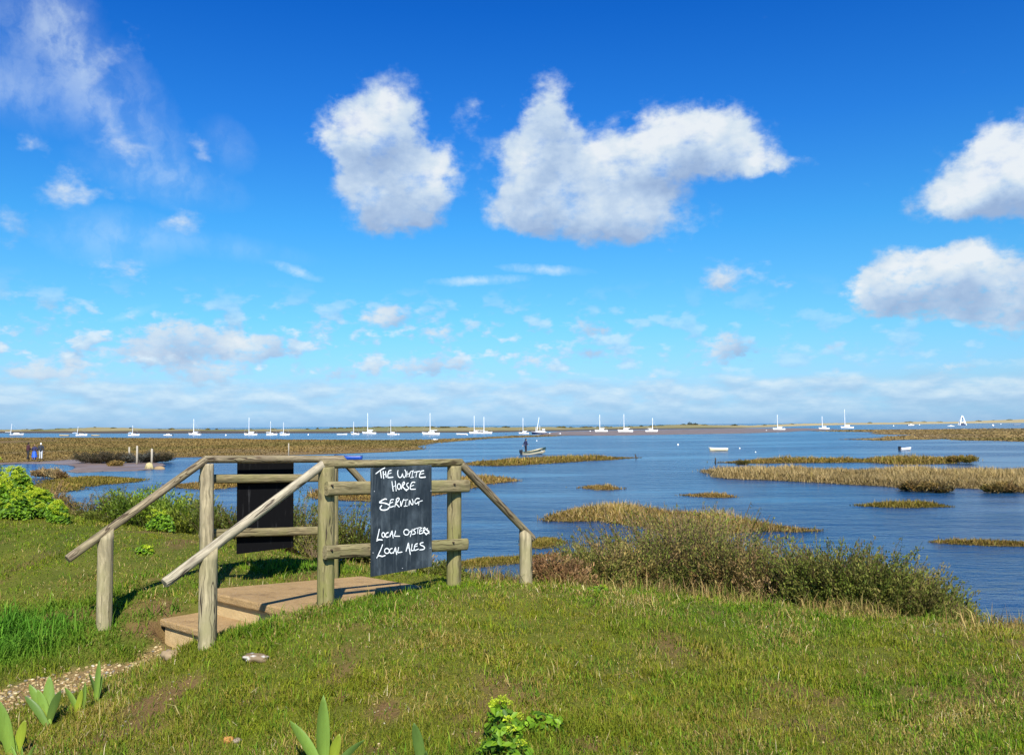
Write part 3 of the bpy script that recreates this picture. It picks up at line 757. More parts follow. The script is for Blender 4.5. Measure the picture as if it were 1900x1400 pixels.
RUSS = [(.24,.125,.05,4),(.30,.19,.085,3),(.15,.08,.035,3),(.14,.12,.03,1.5)]
RG = 'sea blite bushes along the bank right of the railing'
rb = [(1050,9.0,1030,90,'dry',130),(1105,9.6,1000,110,'mix',230),(1180,10.1,970,125,'mix',290),(1255,10.3,952,140,'sea',320),(1330,10.0,964,125,'sea',290),(1395,9.6,1004,110,'mix',260),
      (1458,9.2,1046,100,'mixd',220),(1528,9.0,1006,110,'sea',280),(1592,8.9,1012,110,'sea',280),(1652,8.75,1040,100,'sea',240),(1708,8.6,1082,90,'sea',200),(1755,8.45,1118,70,'sea',130)]
rl = ['sparse dry twiggy bush right beside the end post of the near railing','olive bush with pale dead stems, second along from the end post','tall olive bush in the middle of the bank, left of the highest one',
      'tallest olive and brown bush on the bank, in front of the reedy islet','broad olive bush on the bank just right of the tallest one','brown half dead bush sloping down towards the gap in the bank growth','low straw coloured dry bush in the gap between the two bush masses',
      'dark green bush at the left of the lower bush mass by the open water','upright dark green bush topping the lower bush mass','rounded green bush behind the lawn edge right of the upright dark green one','low grey green bush second from the right end of the bank','small low tuft of a bush at the right end of the bank row']
for i, ((px, Y, ty, wp_, kd, n), lb) in enumerate(zip(rb, rl)):
    pal = {'dry': RUSS, 'sea': SEAB, 'mix': SEAB + RUSS, 'mixd': DRYB + DRYB + SEAB}[kd]
    bush('sea_blite_bush', lb, 'bush', px, Y, ty, wp_ * 1.25, pal, 300 + i, int(n * 2.3), 42, .034, .0120, RG, bare=.25 if kd == 'dry' else .1)
# the growth behind, lower down the bank
for i, (px, Y, ty, wp_, lb) in enumerate([(1160,11.6,985,150,'olive bush lower down the bank behind the left bushes'),(1295,11.8,966,170,'olive bush lower down the bank behind the tallest bush'),(1415,11.0,1030,120,'grey olive bush lower down the bank behind the brown one'),
      (1580,10.3,1030,150,'dark bush lower down the bank behind the upright green bush'),(1680,9.8,1075,120,'grey green bush at the waterside behind the low right bushes')]):
    bush('sea_blite_bush', lb, 'bush', px, Y, ty, wp_ * 1.2, SEAB, 340 + i, 560, 34, .036, .012, RG)

LG = 'wild plants along the bank behind the far railing'
lb_ = [
 (85,13.2,890,60,'dry','brown twiggy plant beside the bright green leafy clump',90,.03,.008),
 (165,13.4,905,110,'sea','grey brown feathery plant against the pale creek water',170,.03,.009),
 (215,13.0,902,90,'drysea','dark upright twiggy plant standing up against the creek',170,.03,.009),
 (262,12.4,905,110,'green','tall bright green plant with thin stems above the sloping handrail',240,.04,.017),
 (318,12.0,908,130,'green','bright green leafy plant behind the lower part of the far handrail',330,.042,.018),
 (362,11.5,925,110,'green','dense green nettle like plant left of the tall far post',330,.042,.018),
 (418,11.0,925,100,'olive','olive green plant between the tall far post and the black board',280,.034,.013),
 (480,10.9,915,120,'olive','olive plant hidden mostly behind the black board',240,.034,.013),
 (556,10.7,905,80,'olive','tall feathery olive plant right of the black board',260,.034,.012),
 (588,10.2,965,70,'olive','leafy plant at the foot of the tall near post, beyond the deck',220,.034,.013),
 (650,10.4,945,90,'olive','green feathery plant between the two tall middle posts',260,.034,.012),
 (690,10.3,960,90,'olive','olive plant whose left side shows beside the chalkboard',220,.034,.012),
 (745,10.2,1010,110,'drysea','dry olive plant behind the lower edge of the chalkboard',240,.034,.012),
 (808,9.8,1035,100,'olive','low green plant under the right corner of the chalkboard',220,.034,.013),
 (890,9.9,1062,120,'drysea','low brown plant on the bank between the end posts',160,.03,.010),
 (150,12.6,945,110,'drysea','low brownish growth at the lawn edge beside the bright green clump',200,.03,.010),
 (215,12.2,950,110,'olive','low olive growth at the lawn edge above the sloping handrail',220,.034,.012),
]
PAL = {'dry': DRYB, 'sea': SEAB + DRYB, 'drysea': DRYB + SEAB, 'green': GREEN, 'olive': OLGR}
for i, (px, Y, ty, wp_, kd, lb, n, ll, lw) in enumerate(lb_):
    bush('bank_plant', lb, 'plant', px, Y, ty, wp_ * 1.15, PAL[kd], 400 + i, n, 26, ll, lw, LG, mat='leaf' if kd in ('green', 'olive') else 'dry', stem=(.10, .12, .03) if kd == 'green' else (.16, .11, .06))

def umbel_bush(name, label, p, rx, ry, H, n_leaf, n_umb, seed, ll=.05, group=None, cat='plant'):
    """glossy round leaves with yellow green flower heads on top"""
    rng = np.random.default_rng(seed)
    a = rng.uniform(0, 2 * np.pi, n_leaf); r = np.sqrt(rng.uniform(0, 1, n_leaf)); top = H * (1 - r ** 2.2 * .65) * (.62 + .6 * vnoise(np.cos(a) * r * 2.6 + 9, np.sin(a) * r * 2.6 + 9, seed))
    x = np.cos(a) * r * rx; y = np.sin(a) * r * ry; z = top * np.sqrt(rng.uniform(.02, 1, n_leaf))
    z = z + zg(x + p[0], y + p[1]) - p[2]
    C = np.stack([x, y, z], 1); N = np.stack([np.cos(a) * .5 * r, np.sin(a) * .5 * r - .35, np.ones(n_leaf) * .8], 1) + rng.normal(0, .45, (n_leaf, 3))
    N /= np.linalg.norm(N, axis=1)[:, None]; rr = rng.normal(size=(n_leaf, 3)); s = np.cross(N, rr); s /= np.linalg.norm(s, axis=1)[:, None]; q = np.cross(N, s)
    sz = (ll / 2) * rng.uniform(.6, 1.4, n_leaf)[:, None]
    ring = []
    for k in range(6):
        th = 2 * np.pi * k / 6; rad_ = [1.25, .85, .85, 1.0, .85, .85][k]
        ring.append(C + (s * np.cos(th) * rad_ + q * np.sin(th) * rad_ * .8) * sz + N * sz * (.25 * abs(np.sin(th))))
    V = np.stack(ring + [C], 1).reshape(-1, 3); b0 = np.arange(n_leaf)[:, None] * 7
    T = np.concatenate([b0 + [k, (k + 1) % 6, 6] for k in range(6)])
    c = pick(rng, n_leaf, [(.11,.215,.010,4),(.16,.28,.014,3),(.06,.13,.010,3)], .18); Cc = np.repeat(c, 7, 0)
    Vs, Ts, Cs = [V], [T], [Cc]; off = len(V)
    for k in range(n_umb):
        a_ = rng.uniform(0, 2 * np.pi); r_ = math.sqrt(rng.uniform()); hx, hy = math.cos(a_) * r_ * rx * .95, math.sin(a_) * r_ * ry * .95
        hz = H * (1 - r_ ** 2.2 * .65) * rng.uniform(.95, 1.18) + gz(hx + p[0], hy + p[1]) - p[2]
        m_ = 70; d = rng.normal(size=(m_, 3)); d[:, 2] = np.abs(d[:, 2]) * .7; d /= np.linalg.norm(d, axis=1)[:, None]
        R0 = ll * rng.uniform(.55, .95); cc = np.array([hx, hy, hz]) + d * R0 * rng.uniform(.6, 1, (m_, 1))
        e = rng.normal(size=(m_, 3, 3)) * ll * .13
        Vs.append((cc[:, None] + e).reshape(-1, 3)); Ts.append(np.arange(m_ * 3).reshape(-1, 3) + off); off += m_ * 3
        Cs.append(np.repeat(pick(rng, m_, [(.44,.52,.025,3),(.33,.43,.02,2),(.52,.54,.06,1)], .15), 3, 0))
        # stalk
        sp = np.array([[hx * .75, hy * .75, hz - H * .7], [hx * .75 + .004, hy * .75, hz - H * .7], [hx, hy, hz]])
        Vs.append(sp); Ts.append(np.array([[off, off + 1, off + 2]])); off += 3; Cs.append(np.tile([.14, .2, .03], (3, 1)))
    me = mesh_np(name, np.concatenate(Vs), None, np.concatenate(Ts), np.concatenate(Cs))
    o = link(name, me, M['leaf'], None, p)
    return tag(o, label, cat, group)

AG = 'yellow flowered alexanders plants'
def alex(px, Y, ty, wpx, lb, nl, nu, seed, ll=.055, dep=.8):
    p = at(px, ty, Y); zb = gz(p.x, Y); r = wpx * Y / F / 2
    umbel_bush('alexanders', lb, (p.x, Y, zb), r, r * dep, max(p.z - zb, .08), nl, nu, seed, ll, AG)
alex(-34, 11.4, 846, 116, 'large bright green leafy clump cut off by the left edge of the picture', 4600, 150, 500, .042)
alex(30, 11.3, 874, 80, 'bright green leafy clump at the top left, on the bank above the creek', 4000, 150, 501, .042)
alex(76, 11.2, 912, 70, 'yellow green leafy clump sloping down beside the feathery brown plants', 2400, 95, 502, .042)
alex(0, 10.9, 908, 120, 'dark green leafy clump in front of the tallest bright green ones', 3600, 55, 505, .042)
alex(108, 10.9, 934, 40, 'small yellow green clump at the right end of the leafy bank', 1200, 40, 503, .04)
alex(298, 10.6, 948, 52, 'yellow green clump under the middle of the far handrail', 620, 12, 504, .036)
alex(268, 9.2, 1014, 30, 'tiny yellow green plant alone on the left lawn', 90, 3, 506, .045)

# ------------------------------------------------------------------ lawn grass
rng = np.random.default_rng(7)
def lawn_points(n, ymin, ymax, k=.62):
    y = 1 / rng.uniform(1 / ymax, 1 / ymin, n); x = rng.uniform(-1, 1, n) * (y * k + .3)
    return x, y
def deck_out(x, y):
    a, b = deck_uv(x, y)
    return ~((a > -.06) & (a < DECK_L) & (b > -.02) & (b < DECK_W - .04)) & ~((a > -.46) & (a <= -.06) & (b > .0) & (b < .92))
x, y = lawn_points(760000, 3.5, 14.0)
xw, yw = lawn_points(230000, 2.6, 14.0, 1.15); kw = (np.abs(xw) > yw * .62 + .3) | (yw < 3.5)
x, y = np.concatenate([x, xw[kw]]), np.concatenate([y, yw[kw]])
z = zg(x, y)
keep = (z > 1.25 + rng.uniform(0, .3, len(x))) & deck_out(x, y)
keep &= rng.uniform(0, 1, len(x)) > path_m(x, y) * .95
keep &= rng.uniform(0, 1, len(x)) > dirt_m(x, y) * .86
dens = fbm(x * 3.1, y * 3.1, 61, 4)
keep &= rng.uniform(0, 1, len(x)) < np.clip(.65 + (dens - .4) * 3.0, .5, 1)
x, y, z = x[keep], y[keep], z[keep]; n = len(x)
lush = np.clip((fbm(x * .9, y * .9, 62, 3) - .42) * 4.5, 0, 1)
tallm = np.clip(1.25 - np.hypot((x + 4.15) / 1.15, (y - 7.05) / .6), 0, 1)                     # long grass at the short far post
tallm = np.maximum(tallm, np.clip(1.1 - np.hypot((x + 2.75) / .5, (y - 7.35) / .3), 0, 1) * .5)
tallm = np.maximum(tallm, np.clip(1.2 - np.hypot((x + 2.2) / .6, (y - 9.1) / .5), 0, 1) * .45)
crestm = np.clip(1 - np.abs(y - (8.35 - .3 * np.clip(x, 0, 6))) / 1.1, 0, 1) * (x > -.3)        # straw strewn edge of the lawn
leftlawn = np.clip((-2.6 - x) / .6, 0, 1) * np.clip((y - 7.6) / .6, 0, 1)
strawf = np.clip(fbm(x * 2.0, y * 2.0, 63, 4) * 1.7 - .56 + crestm * .28 - tallm - lush * .12 - leftlawn * .1, .06, .75)
isst = rng.uniform(0, 1, n) < strawf
green = pick(rng, n, [(.125,.195,.009,4),(.09,.170,.008,3),(.175,.23,.011,3),(.22,.22,.016,1.3)], .2)
deep = pick(rng, n, [(.075,.17,.014,4),(.11,.205,.02,3),(.055,.13,.012,2)], .2)
dl = np.clip(lush * .7 + tallm, 0, 1) * (rng.uniform(0, 1, n) < .8)
c = green * (1 - dl[:, None]) + deep * dl[:, None]
stc = pick(rng, n, [(.40,.30,.105,3),(.29,.215,.06,4),(.20,.135,.04,3),(.52,.43,.22,1)], .18)
c = np.where(isst[:, None], stc, c)
patch = np.clip((fbm(x * .8 + 5, y * .8, 68, 4) - .46) * 5, 0, 1)[:, None]                       # drier, yellower areas
c = c * (1 - .5 * patch) + np.array([.215, .185, .018]) * .5 * patch
c = c * (.62 + .42 * fbm(x * 4.5, y * 4.5, 69, 3) + .5 * fbm(x * 16, y * 16, 71, 2))[:, None]
tl = np.clip(tallm * 1.3, 0, 1)[:, None]; c = c * (1 - tl) + pick(rng, n, [(.085,.215,.018,4),(.12,.26,.025,3),(.06,.15,.014,2)], .2) * tl
ol = leftlawn * (1 - lush * .5); c = c * (1 - .12 * ol[:, None]) + np.array([.15, .15, .02]) * .12 * ol[:, None]
Lh = rng.gamma(5, .0054, n) * (1 + lush * .5 + crestm * .35 - leftlawn * .22) * (1 + tallm * 3.2)
Lh = np.clip(Lh, .012, .22)
Wd = np.maximum(.0028, y * .00066) * rng.uniform(.6, 1.4, n) * (1 + tallm * .8)
lean = .55
sel = isst & (tallm < .2)
tuss = np.clip((fbm(x * 7, y * 7, 72, 3) - .5) * 4, 0, 1); Lh = Lh * (.8 + .9 * tuss); Wd = Wd * (.85 + .5 * tuss)
P = np.column_stack([x, y, z - .004])
me = blade_mesh('grass', P[~sel], Lh[~sel], Wd[~sel], c[~sel], rng, .95)
tag(link('grass', me, M['grass']), kind='stuff')
me = blade_mesh('dry_grass', P[sel], Lh[sel] * 1.05, Wd[sel], c[sel], rng, .95)
tag(link('dry_grass', me, M['grass']), kind='stuff')

# coarser blades and flattened dead ones over the turf
x2, y2 = lawn_points(70000, 3.5, 10.0); z2 = zg(x2, y2)
kp = (z2 > 1.5) & deck_out(x2, y2) & (rng.uniform(0, 1, len(x2)) > path_m(x2, y2)) & (rng.uniform(0, 1, len(x2)) < np.clip((fbm(x2 * 3.3, y2 * 3.3, 73, 4) - .38) * 4, .08, 1))
x2, y2, z2 = x2[kp], y2[kp], z2[kp]; n2_ = len(x2)
me = blade_mesh('coarse_grass', np.column_stack([x2, y2, z2 - .004]), rng.uniform(.03, .085, n2_), rng.uniform(.0035, .0065, n2_), pick(rng, n2_, [(.12,.20,.014,4),(.17,.235,.02,3),(.085,.17,.014,2),(.25,.22,.04,1)], .25), rng, .8)
tag(link('coarse_grass', me, M['grass']), kind='stuff')
x2, y2 = lawn_points(24000, 3.5, 10.0); z2 = zg(x2, y2)
kp = (z2 > 1.5) & deck_out(x2, y2) & (rng.uniform(0, 1, len(x2)) > path_m(x2, y2)) & (rng.uniform(0, 1, len(x2)) < np.clip((fbm(x2 * 1.6, y2 * 1.6, 74, 4) - .42) * 4, .05, 1))
x2, y2, z2 = x2[kp], y2[kp], z2[kp]; n2_ = len(x2)
me = blade_mesh('flattened_straw', np.column_stack([x2, y2, z2 + .006]), rng.uniform(.03, .10, n2_), rng.uniform(.0025, .0055, n2_), pick(rng, n2_, [(.42,.31,.12,3),(.30,.20,.07,3),(.20,.12,.045,2),(.50,.42,.24,1)], .2), rng, 1.35)
tag(link('flattened_straw', me, M['grass']), kind='stuff')

# longer straw and tangled dead stems along the foot of the bushes
n = 5200
x = rng.uniform(-.4, 5.0, n); y = 8.45 - .33 * np.clip(x, 0, 6) + rng.normal(.45, .35, n)
y = np.where(x < .3, y + .2, y)
z = zg(x, y); f = (fbm(x * 2, y * 2, 64, 3) > .42) & deck_out(x, y)
x, y, z = x[f], y[f], z[f]; n = len(x)
me = blade_mesh('dead_grass', np.column_stack([x, y, z - .01]), rng.uniform(.06, .26, n), rng.uniform(.004, .008, n), pick(rng, n, [(.42,.32,.11,3),(.28,.19,.065,4),(.18,.11,.04,3),(.13,.15,.02,4)], .2), rng, .75)
tag(link('dead_grass', me, M['grass']), kind='stuff')
# rough bank growth covering the slope
x, y = lawn_points(60000, 8, 19, .62); z = zg(x, y)
f = (z < 1.9) & (z > .15) & (fbm(x * 1.3, y * 1.3, 65, 3) > .36) & deck_out(x, y)
x, y, z = x[f], y[f], z[f]; n = len(x)
me = blade_mesh('bank_grass', np.column_stack([x, y, z - .01]), rng.uniform(.08, .30, n), np.maximum(.008, y * .0011), pick(rng, n, OLGR + DRYB, .2), rng, .5)
tag(link('bank_grass', me, M['dry']), kind='stuff')

# ------------------------------------------------------------------ gravel, pebbles, stones
def pebbles(name, pts, rmin, rmax, pal, seed):
    rng = np.random.default_rng(seed); bm = bmesh.new(); bmesh.ops.create_icosphere(bm, subdivisions=1, radius=1)
    bv = np.array([v.co[:] for v in bm.verts]); bf = np.array([[v.index for v in f.verts] for f in bm.faces]); bm.free()
    n = len(pts); r = rng.uniform(rmin, rmax, n) ; sc = np.stack([rng.uniform(.8, 1.3, n), rng.uniform(.7, 1.1, n), rng.uniform(.4, .75, n)], 1) * r[:, None]
    an = rng.uniform(0, 6.283, n); V = bv[None] * (1 + rng.normal(0, .13, (n, len(bv), 1))) * sc[:, None]
    X = V[..., 0] * np.cos(an)[:, None] - V[..., 1] * np.sin(an)[:, None]; Y = V[..., 0] * np.sin(an)[:, None] + V[..., 1] * np.cos(an)[:, None]
    V = np.stack([X, Y, V[..., 2]], -1) + pts[:, None]
    Fc = bf[None] + (np.arange(n) * len(bv))[:, None, None]
    return mesh_np(name, V.reshape(-1, 3), None, Fc.reshape(-1, 3), np.repeat(pick(rng, n, pal, .15), len(bv), 0), False)
PEB = [(.32,.235,.105,4),(.24,.165,.065,4),(.40,.32,.17,2),(.21,.12,.04,2),(.15,.13,.10,1.5),(.48,.43,.33,.4)]
rng = np.random.default_rng(11)
x = rng.uniform(-5.5, -2.2, 40000); y = rng.uniform(4.2, 7.2, 40000); f = (rng.uniform(0, 1, 40000) < path_m(x, y) * .55) & deck_out(x, y)
x, y = x[f][:7500], y[f][:7500]
me = pebbles('gravel', np.column_stack([x, y, zg(x, y) + .001]), .005, .018, PEB, 12)
tag(link('gravel', me, M['pebble']), kind='stuff')
x, y = [], []
for (a, b_, r) in DIRT:
    k = 11; x += list(a + rng.normal(0, r * .5, k)); y += list(b_ + rng.normal(0, r * .5, k))
x = np.array(x + list(rng.uniform(-3, 3, 70))); y = np.array(y + list(rng.uniform(4, 7, 70)))
f = deck_out(x, y); x, y = x[f], y[f]
me = pebbles('pebbles', np.column_stack([x, y, zg(x, y) + .004]), .003, .010, PEB, 13)
tag(link('pebbles', me, M['pebble']), kind='stuff')

def stone(label, px, py, size, col, seed, col2=None):
    p = pix_ground(px, py); rng = np.random.default_rng(seed)
    bm = bmesh.new(); bmesh.ops.create_icosphere(bm, subdivisions=3, radius=1)
    V = np.array([v.co[:] for v in bm.verts]); Fc = np.array([[v.index for v in f.verts] for f in bm.faces]); bm.free()
    k = 1 + (fbm(V[:, 0] * 1.6 + 9, V[:, 1] * 1.6 + V[:, 2] * 1.3, seed, 4) - .5) * .75
    k = k * (1 + (fbm(V[:, 0] * 5 + 3, V[:, 1] * 5 + V[:, 2] * 4, seed + 9, 4) - .5) * .3); V = V * k[:, None] * np.array(size)
    c = np.tile(np.array(col, float), (len(V), 1))
    if col2: 
        s = (fbm(V[:, 0] * 45, V[:, 1] * 45 + V[:, 2] * 30, seed + 3, 3) > .66) & (V[:, 2] > 0)
        c[s] = col2
    me = mesh_np('stone', V, None, Fc, c, True)
    o = link('stone', me, M['pebble'], None, (p.x, p.y, gz(p.x, p.y) + size[2] * .35), (0, 0, rng.uniform(-.4, .4)))
    tag(o, label, 'stone')
stone('grey brown stone with white spots sunk in the grass left of centre', 474, 1226, (.08, .05, .03), (.17, .12, .065), 1, (.52, .50, .44))
stone('buff stone at the path end in front of the lower step', 317, 1219, (.065, .05, .04), (.25, .18, .10), 2)
stone('small orange stone in the grass left of the single tall iris', 424, 1377, (.03, .024, .022), (.38, .18, .045), 3)
stone('small grey stone touching the orange stone', 440, 1378, (.022, .018, .016), (.22, .17, .12), 4)

# ------------------------------------------------------------------ the footbridge
M['concrete'] = None
m, t, out = mat_new('sandy_concrete'); M['concrete'] = m
tc = t.n('ShaderNodeTexCoord').outputs['Object']
n1 = t.noise(tc, 3, 6, .65); n2 = t.noise(tc, 90, 4, .6)
c = t.mix(t.sstep(n1, .3, .7), (.38, .245, .10), (.29, .185, .075)); c = t.mix(t.sstep(n2, .45, .7, 0, .55), c, (.46, .34, .22))
c = t.mix(t.sstep(t.noise(tc, 5, 6, .75), .5, .68, 0, .7), c, (.17, .11, .055))
b = t.n('ShaderNodeBsdfPrincipled', {'Base Color': c, 'Roughness': .9, 'Specular IOR Level': .15})
bp = t.n('ShaderNodeBump', {'Strength': .8, 'Distance': .012, 'Height': t.m('ADD', n2, t.m('MULTIPLY', t.noise(tc, 14, 5, .7), 1.5))}); t.L.new(bp.outputs[0], b.inputs['Normal']); t.L.new(b.outputs[0], out.inputs[0])
M['riser'] = plain('ochre_block', (.46, .33, .16), .9, .35, 7, .15, .6)

fb_ = empty('footbridge', (deck_a.x, deck_a.y, 0), math.atan2(u.y, u.x), 'low sandy concrete footbridge with two steps between the wooden railings', 'footbridge')
# local frame of the empty: x along u, y along -w
def lbox(mb, x0, x1, y0, y1, z0, z1, z1b=None):
    """box from far edge y0 to near edge y1, top sloping from z1 to z1b"""
    z1b = z1 if z1b is None else z1b; dz = z1b - z1
    v = [(x, -y, z) for x, top in ((x0, z1), (x1, z1b)) for y in (y0, y1) for z in (z0 + (dz if x == x1 else 0), top)]
    mb.add(v, [(0, 1, 3, 2), (4, 6, 7, 5), (0, 4, 5, 1), (2, 3, 7, 6), (0, 2, 6, 4), (1, 5, 7, 3)])
mb = MB(); lbox(mb, 0, DECK_L, 0, DECK_W, DECK_Z0 - .065, DECK_Z0, DECK_Z1); mb.build('deck_slab', M['concrete'], fb_, bevel=.012)
mb = MB(); lbox(mb, .04, DECK_L - .05, .03, DECK_W - .03, 1.5, DECK_Z0 - .067, DECK_Z1 - .067); mb.build('riser', M['riser'], fb_, bevel=.008)
mb = MB(); lbox(mb, -.36, .038, .03, 1.05, 2.0, 2.055); mb.build('tread', M['concrete'], fb_, bevel=.012)
mb = MB(); lbox(mb, -.33, .037, .06, 1.0, 1.5, 1.998); mb.build('riser', M['riser'], fb_, bevel=.008)

def post_mesh(r, h, rng, cut=None, n=28):
    """round timber post standing on z=0; cut = direction and slope of a sloping top"""
    zs = np.concatenate([np.linspace(-.35, h - .02, 34), [h - .006, h]])
    V = []
    ph = rng.uniform(0, 9, 3)
    for j, zz_ in enumerate(zs):
        k = 1.0 if j < len(zs) - 2 else (.985 if j == len(zs) - 2 else .93)
        for i in range(n):
            th_ = 2 * math.pi * i / n
            rr = r * k * (1.02 - .03 * zz_) * (1 + .016 * math.sin(2 * th_ + ph[0] + zz_) + .012 * math.sin(3 * th_ + ph[1] - 1.7 * zz_) + .008 * math.sin(9 * th_ + ph[2]))
            x_, y_ = rr * math.cos(th_), rr * math.sin(th_); z_ = zz_
            if cut is not None:
                lim = h + (x_ * cut[0] + y_ * cut[1]) * cut[2]
                z_ = min(z_, lim) if zz_ < h - .03 else lim
            V.append((x_, y_, z_))
    m_ = len(zs); Fq = [(j * n + i, j * n + (i + 1) % n, (j + 1) * n + (i + 1) % n, (j + 1) * n + i) for j in range(m_ - 1) for i in range(n)]
    Fq.append(tuple((m_ - 1) * n + i for i in range(n)))
    me = bpy.data.meshes.new('post'); me.from_pydata(V, [], Fq); me.update()
    me.polygons.foreach_set('use_smooth', [True] * (len(Fq) - 1) + [False])
    return me

def log_between(name, a, b, r, mat, parent, seed, half=False, n=20):
    """a round or half round pole from a to b as its own object, grain along local Z"""
    a, b = Vector(a), Vector(b); d = b - a; L = d.length; rng = np.random.default_rng(seed); ph = rng.uniform(0, 9, 4)
    V = []; ns = 24
    zs = [0, .006] + list(np.linspace(.03, L - .03, ns)) + [L - .006, L]
    for j, z_ in enumerate(zs):
        k = .9 if j in (0, len(zs) - 1) else 1
        for i in range(n):
            th_ = 2 * math.pi * i / n; rr = r * k * (1 + .03 * math.sin(2 * th_ + ph[0] + z_ * 1.5) + .02 * math.sin(5 * th_ + ph[1] - z_) + .025 * math.sin(z_ * 3.3 + ph[2]))
            V.append((rr * math.cos(th_), rr * math.sin(th_), z_))
    if half:
        V = []
        for j, z_ in enumerate(zs):
            k = .96 if j in (0, len(zs) - 1) else 1
            for i in range(n):
                th_ = 2 * math.pi * i / n; c_, s_ = math.cos(th_), math.sin(th_)
                yy = r * k * (1 + .03 * math.sin(z_ * 4 + ph[0])) * math.copysign(abs(c_) ** .55, c_)
                xx = half * math.copysign(abs(s_) ** .6, s_) * (1 - .25 * c_ * c_) * (1 if s_ > 0 else .8)
                V.append((xx * k, yy, z_))
    m_ = len(zs); Fq = [(j * n + i, j * n + (i + 1) % n, (j + 1) * n + (i + 1) % n, (j + 1) * n + i) for j in range(m_ - 1) for i in range(n)]
    Fq.append(tuple(range(n - 1, -1, -1))); Fq.append(tuple((m_ - 1) * n + i for i in range(n)))
    me = bpy.data.meshes.new(name); me.from_pydata(V, [], Fq); me.update()
    me.polygons.foreach_set('use_smooth', [True] * (len(Fq) - 2) + [False, False])
    o = link(name, me, mat, parent)
    zax = d.normalized(); yax = (Vector((0, 0, 1)) - zax * zax.z).normalized(); xax = yax.cross(zax)
    Mx = Matrix((xax, yax, zax)).transposed().to_4x4(); Mx.translation = a
    o.matrix_parent_inverse = Matrix.Identity(4); o.matrix_basis = parent.matrix_world.inverted() @ Mx if parent else Mx
    return o

def on_line(org, px, py):
    tt = solve_t(px, py, org); p = org + u * tt
    return at(px, py, p.y), tt

def railing(org, label, spec, seed, outward):
    """spec: pixel positions of the posts, handrails and planks of one railing"""
    root = empty('railing', (org.x, org.y, 0), 0, label, 'railing')
    bpy.context.view_layer.update()
    root_inv = Matrix.Translation((-org.x, -org.y, 0))
    rng = np.random.default_rng(seed)
    for (px, topy, r, mat, cut) in spec['posts']:
        p, tt = on_line(org, px, topy)
        zb = gz(p.x, p.y) - .04; h = p.z - zb
        if cut: cut = (u.x, u.y, cut)
        o = link('post', post_mesh(r, h, rng, cut), M[mat], root, (p.x - org.x, p.y - org.y, zb), (rng.normal(0, .006), rng.normal(0, .006), rng.uniform(0, .3)) if not cut else None)
    pts = [on_line(org, *q)[0] for q in spec['rail']]
    for k in range(3):
        a, b = pts[k], pts[k + 1]; mat = M[spec['rmat'][k]]; d = (b - a).normalized()
        log_between('handrail', a - (d * .02 if k == 1 else d * 0), b + (d * .02 if k == 1 else d * .0), spec['rr'], mat, root, seed + k)
    for k, ((x0, y0), (x1, y1), hh) in enumerate(spec['planks']):
        a, ta = on_line(org + outward * .088, x0, y0); b, tb_ = on_line(org + outward * .088, x1, y1)
        log_between('cross_rail', a, b, hh, M['wood_plank'], root, seed + 10 + k, half=.032)
    for (bx_, by_) in spec.get('bolts', []):
        pos_, tt = on_line(org + outward * .124, bx_, by_); mb = MB(); c_ = Vector((pos_.x - org.x, pos_.y - org.y, pos_.z))
        mb.tube([c_ - outward * .012, c_ + outward * .004, c_ + outward * .007], [.0075, .0075, .004], 8); mb.build('bolt', M['rust'], root)
    return root

SL = 0.0
near = dict(posts=[(604.5, 866, .0615, 'wood_green', None), (841, 864, .0615, 'wood_green', None), (386.5, 1024, .058, 'wood_pale', .70), (975, 990, .0585, 'wood_pale', -.78)],
            rail=[(305, 1082), (600, 861), (853, 858), (989, 999)], rr=.034, rmat=['wood_rail_pale', 'wood_plank', 'wood_rail'],
            planks=[((606, 906), (869, 901), .052), ((603, 1024.5), (866, 1009), .05)],
            bolts=[(617, 900), (616, 1020), (844, 898), (842, 1006)])
far = dict(posts=[(385.5, 860, .0585, 'wood_pale', None), (617, 862, .058, 'wood_green', None), (196, 988, .0585, 'wood_pale', .70), (762, 1000, .058, 'wood_pale', -.75)],
           rail=[(125, 1037), (382, 852), (634, 851), (772, 1002)], rr=.034, rmat=['wood_rail', 'wood_rail', 'wood_rail'],
           planks=[((372, 888), (624, 886), .04), ((372, 990), (624, 983), .04)])
r1 = railing(A0, 'near weathered wooden railing that carries the chalkboard, sloping handrails at both ends', near, 31, w)
r2 = railing(Fa0, 'far weathered wooden railing with the plain black board fixed behind it', far, 47, -w)

# ------------------------------------------------------------------ chalkboard with its writing
def board_frame(org):
    def uv(px, py):
        tt = solve_t(px, py, org); p = org + u * tt; return tt, at(px, py, p.y).z
    return uv
m, t, out = mat_new('slate_black_board'); M['board'] = m
tc = t.n('ShaderNodeTexCoord').outputs['Object']
sm = t.noise(t.v('MULTIPLY', tc, (1, 1, .6)), 5, 5, .65); st = t.noise(t.v('MULTIPLY', tc, (1, 1, .12)), 40, 4, .6)
c = t.mix(t.sstep(sm, .42, .75), (.016, .023, .030), (.075, .095, .11)); c = t.mix(t.sstep(st, .5, .75, 0, .55), c, (.095, .115, .125))
b = t.n('ShaderNodeBsdfPrincipled', {'Base Color': c, 'Roughness': .55, 'Specular IOR Level': .35}); t.L.new(b.outputs[0], out.inputs[0])
m, t, out = mat_new('tarred_black_board'); M['backboard'] = m
tc = t.n('ShaderNodeTexCoord').outputs['Object']
st = t.noise(t.v('MULTIPLY', tc, (1, 1, .10)), 30, 5, .65); sm = t.noise(tc, 4, 4, .6)
c = t.mix(t.m('MULTIPLY', t.sstep(st, .55, .75), t.sstep(sm, .4, .65)), (.005, .005, .0055), (.05, .05, .05))
b = t.n('ShaderNodeBsdfPrincipled', {'Base Color': c, 'Roughness': .85, 'Specular IOR Level': .06}); t.L.new(b.outputs[0], out.inputs[0])
